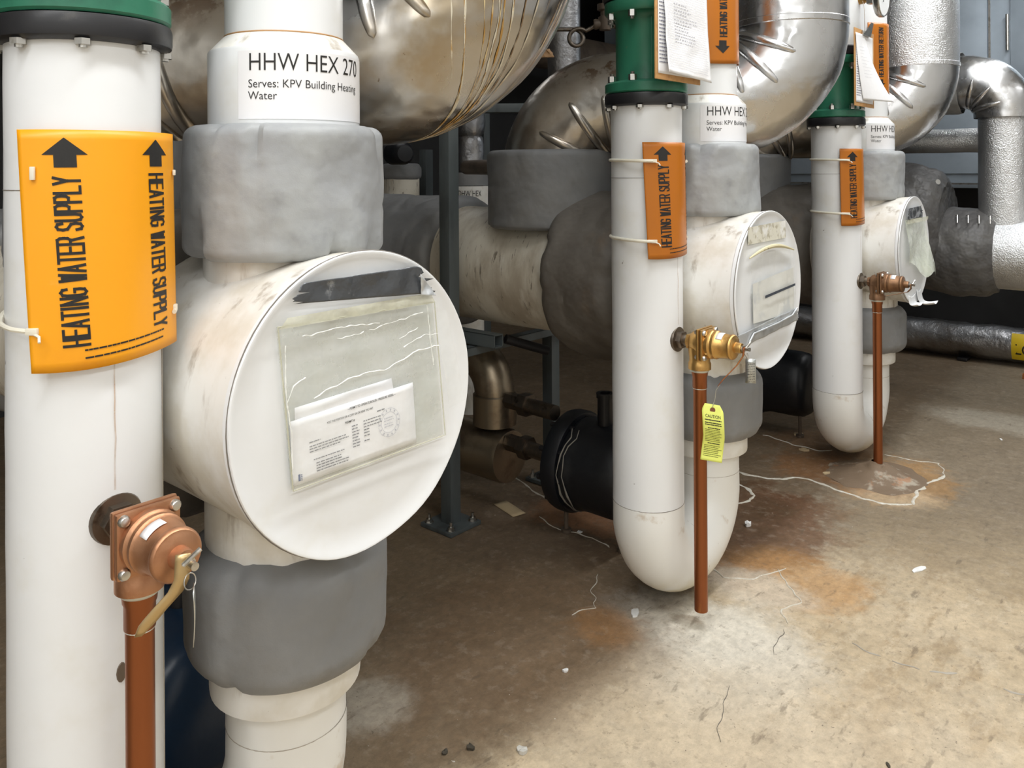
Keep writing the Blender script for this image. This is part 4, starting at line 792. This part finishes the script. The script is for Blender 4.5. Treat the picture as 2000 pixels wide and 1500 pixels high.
# ------------------------------------------------------------------ support frame and low pipework between the first two units
t = thing('support_frame', 'grey steel post frame bolted to the floor beside the middle tank', 'frame', (-.84, .06, FZ))
RZ = Matrix.Rotation(R_(0), 3, 'Z')
for k, (x, y, h) in enumerate([(-.84, .06, 2.2), (-.83, .62, .62)]):
    bm = B(); box(bm, (x, y, h / 2 + FZ + .012), (.05, .05, h - FZ if k else h), RZ, .004); part('post', bm, POST, t)
    bm = B(); box(bm, (x, y, FZ + .008), (.15, .15, .014), RZ, .002); bp = part('base_plate', bm, POST, t)
    for a, b in ((1, 1), (1, -1), (-1, 1), (-1, -1)):
        bm = B(); p = V((x + a * .054, y + b * .054, FZ + .014)); cyl(bm, p, p + V((0, 0, .003)), .016, seg=20); cyl(bm, p, p + V((0, 0, .013)), .011, seg=6); cyl(bm, p, p + V((0, 0, .028)), .005, seg=10); part('anchor_bolt', bm, STEEL, bp)
def channel(bm, a, b, w, h):
    a, b = V(a), V(b); d = (b - a).normalized(); s = d.cross(V((0, 0, 1))).normalized(); u = V((0, 0, 1)); th = .003
    for (c, sx, sz) in ((-(w - th) / 2, th, h), ((w - th) / 2, th, h)):
        ctr = (a + b) / 2 + s * c; L_ = (b - a).length; m = Matrix((d, s, u)).transposed(); box(bm, ctr, (L_, sx, sz), m)
    for zc in ((h - th) / 2, -(h - th) / 2):
        m = Matrix((d, s, u)).transposed(); box(bm, (a + b) / 2 + u * zc, ((b - a).length, w, th), m)
bm = B(); channel(bm, (-1.35, .15, .607), (-.69, .15, .607), .045, .045); part('channel', bm, POST, t, smooth=False)
bm = B(); channel(bm, (-.80, .06, .565), (-.80, .66, .565), .04, .03); part('channel', bm, POST, t, smooth=False)
bm = B(); tube(bm, [(-.72, .22, .60), (-.64, .36, .545)], .017, 16); part('brace', bm, BLACK, t)
t = thing('condensate_pipe', 'dirty nickel-coloured elbow and tee below the middle tank shell', 'pipe', (-.86, .315, FZ))
bm = B(); tube(bm, fine(fillet([(-1.25, .33, .50), (-.86, .315, .50), (-.86, .315, .26)], .14, 14), .03), .075, 32); part('elbow', bm, BRASS_DIRTY, t)
bm = B(); lathe(bm, (-.86, .315, 0), (0, 0, 1), [(.082, .25), (.082, .36), (.077, .365)], 32); ring(bm, (-.93, .318, .5), (1, 0, 0), .079, .006); part('sleeve', bm, BRASS_DIRTY, t)
bm = B(); lathe(bm, (-1.3, .315, .14), (1, 0, 0), [(0, 0), (.098, 0), (.098, .5), (.094, .515), (.06, .52), (0, .52)], 36); part('tee', bm, BRASS_DIRTY, t)
for z in (.355, .20):
    bm = B(); cyl(bm, (-.78, .30, z), (-.70, .295, z), .03, seg=6); cyl(bm, (-.71, .295, z), (-.67, .292, z), .042, seg=6); cyl(bm, (-.68, .29, z), (-.545, .28, z), .027); part('union', bm, DSTEEL, t)
bm = B(); patch(bm, quad([(-.85, .29, FZ+.002), (-.72, .25, FZ+.002), (-.70, .30, FZ+.004), (-.83, .34, FZ+.003)], .004, 14), 6, 3); single('cardboard_scrap', bm, TANCHIP, 'tan scrap of card lying on the floor behind the grey post', 'scrap', solid=.002)

# ------------------------------------------------------------------ equipment at the far end (right background)
t = thing('wrapped_pump', 'quilted grey jacketed round casing with laced seams, behind the farthest tank', 'pump', (-.05, 2.92, .5))
bm = B(); lathe(bm, (-.05, 2.92, .89), (1, 0, 0), dense([(.17, -.42), (.27, -.38), (.32, -.28), (.335, -.1), (.33, .04), (.29, .12), (.225, .15), (.205, .145), (.12, .15), (0, .15)], .02), 96, lambda p, th, q: jacket_fn(60, .018, -.42, .2, .0)(p, th, q) - .012 * abs(math.sin(th * 6)) ** 8 - .008 * max(0, 1 - abs(q - .05) / .02)); part('jacket', bm, GREY_DARK, t)
for k in range(9):
    a = R_(-60 + 30 * k); bm = B(); p = V((.0, 2.92 + .26 * math.cos(a), .89 + .26 * math.sin(a))); q = p + V((.05, -.035 * math.cos(a), -.035 * math.sin(a))); tube(bm, [p, p.lerp(q, .5) + V((.015, 0, 0)), q], .003, 6); lathe(bm, q, (1, 0, 0), [(.009, 0), (.009, .003), (0, .004)], 10); part('lacing', bm, STEEL, t)
bm = B(); lathe(bm, (.06, 2.80, 1.12), (.7, -.6, .2), [(0, 0), (.022, 0), (.022, .012), (.014, .014), (.014, .03), (0, .03)], 20); part('nut', bm, STEEL, t)
t = thing('jacketed_branch', 'thick grey laced jacket on the branch pipe at the right edge', 'pipe jacket', (.2, 2.93, .5))
bm = B(); lathe(bm, (0, 2.93, .75), (1, 0, 0), dense([(.20, -.05), (.215, .03), (.235, .12), (.236, .2), (.228, .29), (.2, .335), (.18, .34)], .012), 96, lambda p, th, q: jacket_fn(70, .014, -.3, .34, .02)(p, th, q) - .006 * abs(noise.noise(V((math.cos(th) * 3, math.sin(th) * 3, 5)))) ); part('jacket', bm, GREY_DARK, t)
for k in range(4):
    bm = B(); x = .16 + .05 * k; p = V((x, 2.93 - .13, .75 + .2)); tube(bm, [p, p + V((.015, -.03, .003)), p + V((.02, -.055, -.035))], .003, 6); part('lacing', bm, STEEL, t)
t = thing('silver_branch_pipe', 'silver foil-wrapped pipe elbowing down at the right edge of the photo', 'pipe', (.36, 2.95, .6))
bm = B(); lathe(bm, (.31, 2.93, .75), (1, 0, 0), dense([(.182, 0), (.184, .02), (.182, .9), (.15, .95)], .04), 56, lambda p, th, q: .003 * noise.noise(p * 9)); part('branch', bm, FOIL, t)
bm = B(); lathe(bm, (.36, 2.95, .87), (0, 0, 1), dense([(.122, 0), (.122, .595)], .05), 48, lambda p, th, q: .002 * noise.noise(p * 12)); part('drop', bm, FOIL, t)
bm = B(); tube(bm, fine(fillet([(.36, 2.95, 1.46), (.36, 2.95, 1.655), (-.1, 2.93, 1.655)], .165, 16), .02), .142, 48, False, lambda p, th, u: .008 * noise.noise(p * 9)); el = part('elbow', bm, ALU, t)
cen = V((.36 - .165, 2.95, 1.49))
for k, ph in enumerate((14, 44, 74)):
    n = V((-math.cos(R_(ph)), 0, -math.sin(R_(ph)))) ; c = cen - n * .165; bm = B(); pts = [c + (n * math.cos(R_(a)) + V((0, -1, 0)) * math.sin(R_(a))) * .143 for a in range(4, 100, 4)]
    tube(bm, pts, [.014 * math.sin(math.pi * max(.03, q / (len(pts) - 1))) ** .5 for q in range(len(pts))], 10); part('rib', bm, ALU, el)
bm = B(); lathe(bm, (.03, 2.93, 1.655), (-1, 0, 0), dense([(.16, -.14), (.165, -.12), (.163, .5), (.14, .52)], .03), 48, jacket_fn(80, .008, -.14, .5, .01)); single('insulation_jacket', bm, GREY, 'grey jacket on the horizontal pipe behind the farthest metal elbow', 'jacket', 'removable insulation jackets')
bm = B(); lathe(bm, (-1.2, 3.12, 1.352), (1, 0, 0), dense([(.068, 0), (.068, 1.43)], .04), 36, lambda p, th, q: .004 * noise.noise(p * 10)); single('foil_pipe', bm, FOIL, 'slim silver foil pipe running level behind the farthest metal elbow', 'pipe')
t = thing('floor_pipe', 'crinkled dark silver pipe lying along the floor at the back, with a yellow sticker', 'pipe', (-.3, 3.99, FZ))
bm = B(); tube(bm, fine([(-2.6, 3.92, .08), (1.9, 4.07, .085)], .03), .108, 40, True, lambda p, th, u: .008 * noise.noise(p * 8) + .004 * noise.noise(p * 22)); part('foil_wrap', bm, FOIL_DARK, t)
bm = B(); patch(bm, lambda u, v: V((.225 + .22 * u, 4.017 - .119 * math.cos(R_(-40 + 85 * v)), .082 + .119 * math.sin(R_(-40 + 85 * v)))), 4, 10); st = part('yellow_sticker', bm, YELLOW, t, label='yellow sticker lettered LO')
bm = B(); font_text(bm, 'LO', .065, lambda x, y: V((.243 + x, 4.017 - .1205 * math.cos(R_(-5 + y / .12 * 57)), .082 + .1205 * math.sin(R_(-5 + y / .12 * 57)))), .8, .01, 0, -.03, .02); part('lettering', bm, INK, st)
for x in (-1.5, -.05, 1.2):
    bm = B(); box(bm, (x, 4.0, FZ + .012), (.06, .2, .02), None, .004); part('support_pad', bm, BLACK, t)
t = thing('equipment_cabinet', 'tall blue-grey sheet steel cabinet with hinged doors at the right background', 'cabinet', (-.9, 4.6, FZ))
bm = B(); box(bm, (-.9, 4.66, 1.95), (4.4, .64, 1.78), None, .004); part('body', bm, CAB, t)
for x0, x1 in ((-2.95, -2.0), (-1.98, -1.0), (-.98, .026), (.16, 1.2)):
    bm = B(); box(bm, ((x0 + x1) / 2, 4.33, 1.99), (x1 - x0, .02, 1.66), None, .004); dr = part('door', bm, CAB, t)
    if x0 > 0:
        for z in (1.35, 1.72, 2.1, 2.5):
            bm = B(); cyl(bm, (.145, 4.312, z - .12), (.145, 4.312, z + .12), .011, seg=12); part('hinge', bm, STEEL, dr)
bm = B(); box(bm, (.04, 4.316, 1.99), (.012, .012, 1.66)); part('edge_trim', bm, STEEL, t)
bm = B(); box(bm, (-.9, 4.315, 1.09), (4.3, .012, .012)); part('bottom_trim', bm, STEEL, t)
for x in (-3.0, 1.2):
    for y in (4.4, 4.9):
        bm = B(); box(bm, (x, y, .53 + FZ / 2), (.06, .06, 1.07 - FZ)); part('leg', bm, POST, t)

# ------------------------------------------------------------------ dark background between the units
def simple(name, fn, m, label, cat, **k):
    bm = B(); fn(bm); return single(name, bm, m, label, cat, **k)
simple('steel_post', lambda b: box(b, (-2.163, 1.194, .66 + FZ / 2), (.055, .055, 1.32 - FZ), None, .003), POST, 'short grey post in the dark left of the tall post', 'post')
simple('steel_post', lambda b: box(b, (-1.917, 1.406, 1.5 + FZ / 2), (.05, .05, 3.0 - FZ), None, .003), POST, 'tall grey post in the dark right of the bolted frame', 'post')
simple('steel_beam', lambda b: box(b, (-1.75, 1.05, 1.52), (.08, 1.5, .045), Matrix.Rotation(R_(-50), 3, 'Z'), .003), POST, 'dark level beam below the streaked metal elbow', 'beam')
simple('brown_pipe', lambda b: tube(b, [(-1.503, .839, 1.216), (-.74, .46, 1.213)], .034, 24), BROWNP, 'short brown pipe end beside the big grey jacket', 'pipe')
t = thing('wrapped_riser', 'dented silver and grey wrapped riser in the dark behind the tall post', 'pipe', (-1.92, 1.30, 0))
bm = B(); lathe(bm, (-1.92, 1.30, 0), (0, 0, 1), dense([(.06, FZ), (.06, 1.18), (.075, 1.2), (.075, 1.38), (.068, 1.39), (.08, 1.41), (.08, 1.55)], .03), 32, lambda p, th, q: .008 * noise.noise(p * 14)); part('wrap', bm, FOIL_DARK, t)
t = thing('boxed_outlet', 'white pipe with a lettered DHW HEX label, deep in the dark', 'pipe', (-1.74, 1.1, 0))
bm = B(); lathe(bm, (-1.74, 1.10, 0), (0, 0, 1), [(.075, FZ), (.075, .98), (.105, 1.0), (.105, 1.12), (.08, 1.125), (.08, 1.16)], 36); part('jacket', bm, WHITE_OLD, t)
bm = B(); font_text(bm, 'DHW HEX', .03, lambda x, y: cp(0, -78 + x / .106 * 57.3, .1062, y, -1.74, 1.10), .62, 0, 0, 1.07); part('lettering', bm, INK, t)
bm = B(); cyl(bm, (-1.74, 1.1, 1.125), (-1.74, 1.1, 1.19), .1, seg=30); part('cap', bm, GREY, t)
t = thing('jacketed_stub', 'grey wrapped stub on a cream pipe in the dark, right of the pale jacket', 'pipe', (-2.04, .9, 0))
bm = B(); lathe(bm, (-2.04, .90, 0), (0, 0, 1), dense(rounded(.105, 1.15, 1.24, .07, .03), .012), 48, jacket_fn(90, .008, 1.15, 1.24)); part('jacket', bm, GREY, t)
bm = B(); lathe(bm, (-2.04, .90, 0), (0, 0, 1), [(.095, FZ), (.095, 1.16)], 36); part('pipe', bm, SHELL, t)
simple('round_motor', lambda b: lathe(b, (-1.85, .72, 1.286), (1, -.3, 0), [(0, -.08), (.05, -.08), (.055, -.07), (.055, .05), (.04, .07), (0, .075)], 28), RUBBER, 'small round black motor in the dark under the streaked elbow', 'motor')
t = thing('siphon_valve', 'dark gauge siphon loop and small valve above the rusty elbow', 'valve', (-.85, .88, 1.7))
ctr = V((-.878, .85, 1.765)); bm = B(); dr_ = V((.757, .653, 0))
pts = [ctr + dr_ * -.12 + V((0, 0, .035)), ctr + dr_ * -.04 + V((0, 0, .036))] + [ctr + dr_ * .036 * math.sin(R_(a)) + V((.0005 * a / 6, 0, .036 * math.cos(R_(a)))) for a in range(0, 420, 15)] + [ctr + dr_ * .08 + V((.02, 0, .05)), ctr + dr_ * .2 + V((.02, 0, .06))]
tube(bm, pts, .009, 12); part('siphon', bm, DSTEEL, t)
bm = B(); q = ctr + dr_ * .12 + V((.02, 0, .055)); lathe(bm, q, (0, 0, 1), [(0, -.025), (.025, -.025), (.028, 0), (.03, .03), (.02, .035), (.02, .055), (.034, .06), (.034, .085), (.012, .09), (.01, .16), (.03, .165), (.03, .185), (0, .19)], 24); lathe(bm, q, dr_, [(.02, -.05), (.024, -.04), (.018, -.02), (.018, .04), (.024, .045), (.024, .07), (0, .07)], 16); part('valve_body', bm, BROWNP, t)
simple('silver_riser', lambda b: lathe(b, (-1.36, 1.42, 1.62), (0, 0, 1), [(0, 0), (.085, 0), (.085, 1.36)], 32), FOIL_DARK, 'dim silver riser at the top, between the streaked elbow and the green valve', 'pipe')
simple('dark_header_pipe', lambda b: tube(b, [(-2.6, -1.8, 2.1), (-2.6, 4.0, 2.1)], .14, 28), BROWNP, 'dark level header pipe along the back wall', 'pipe')

# ------------------------------------------------------------------ litter on the floor
def chip(x, y, w, l, rot, m, label, name='paint_chip', h=.004, seed=0, group=None):
    x, y = fp(x, y)
    bm = B(); n = 9; rt = Matrix.Rotation(R_(rot), 3, 'Z'); rn = random.Random(seed)
    ang = [2 * math.pi * k / n for k in range(n)]; rad = [rn.uniform(.7, 1.15) for _ in ang]
    lo = [bm.verts.new(V((x, y, FZ + .0006)) + rt @ V((math.cos(a) * w * r, math.sin(a) * l * r, 0))) for a, r in zip(ang, rad)]
    hi = [bm.verts.new(v.co + V((0, 0, h * rn.uniform(.5, 1.3)))) for v in lo]
    top = bm.verts.new(V((x, y, FZ + h * 1.2)))
    for k in range(n):
        j = (k + 1) % n; bm.faces.new((lo[k], lo[j], hi[j], hi[k])); bm.faces.new((hi[k], hi[j], top))
    bm.faces.new(lo[::-1]); return single(name, bm, m, label, 'debris', group, smooth=False)
chip(.524, .668, .013, .032, -15, CHIP, 'flat white chip on open beige floor at right', seed=1, h=.003)
chip(.006, -.083, .010, .028, 30, CHIP, 'white flake on the floor just left of the middle copper pipe foot', seed=2)
chip(.002, .626, .013, .013, 0, CHIP, 'white lump on the red-brown stain right of the middle U bend', seed=3, h=.012)
chip(.017, -.407, .008, .009, 0, CHIP, 'small round white chip on the brown floor in the middle', seed=4)
chip(-.231, 1.659, .022, .018, 40, TANCHIP, 'tan flake nearest the black pump end, left of the farthest pipe', 'rust_flake', .008, 5)
chip(-.136, 1.474, .022, .014, 10, TANCHIP, 'tan flake just left of the foot of the farthest U bend', 'rust_flake', .008, 6)
chip(.034, 1.271, .022, .014, 70, TANCHIP, 'tan flake inside the mineral ring left of the farthest copper pipe', 'rust_flake', .006, 7)
chip(-.401, .222, .01, .008, 0, CHIP, 'tiny white crumb by the crust line left of the middle pipe', seed=8)
chip(.027, -.747, .010, .007, 20, DEBRIS, 'dark shrivelled leaf scrap at the bottom centre of the photo', 'leaf_scrap', .008, 9)
chip(-.005, -.79, .006, .009, 20, DEBRIS, 'smaller dark scrap just left of the leaf scrap at bottom centre', 'leaf_scrap', .004, 10)
chip(.113, -.684, .013, .012, 0, M('grey_crumb', (.55, .53, .48), .8), 'pale grey crumb right of the leaf scrap at bottom centre', 'plaster_crumb', .006, 11)
chip(.38, 3.45, .035, .03, 20, BRICK, 'rust-orange brick bit on the floor at the right edge', 'brick_bit', .035, 12)
chip(.475, 2.163, .006, .014, 20, CHIP, 'small white fleck on the grey floor right of the farthest copper pipe', seed=13, h=.003)
chip(.70, -.24, .004, .008, 40, DEBRIS, 'tiny dark grit on the bright floor near the bottom right', 'grit', .003, 14)
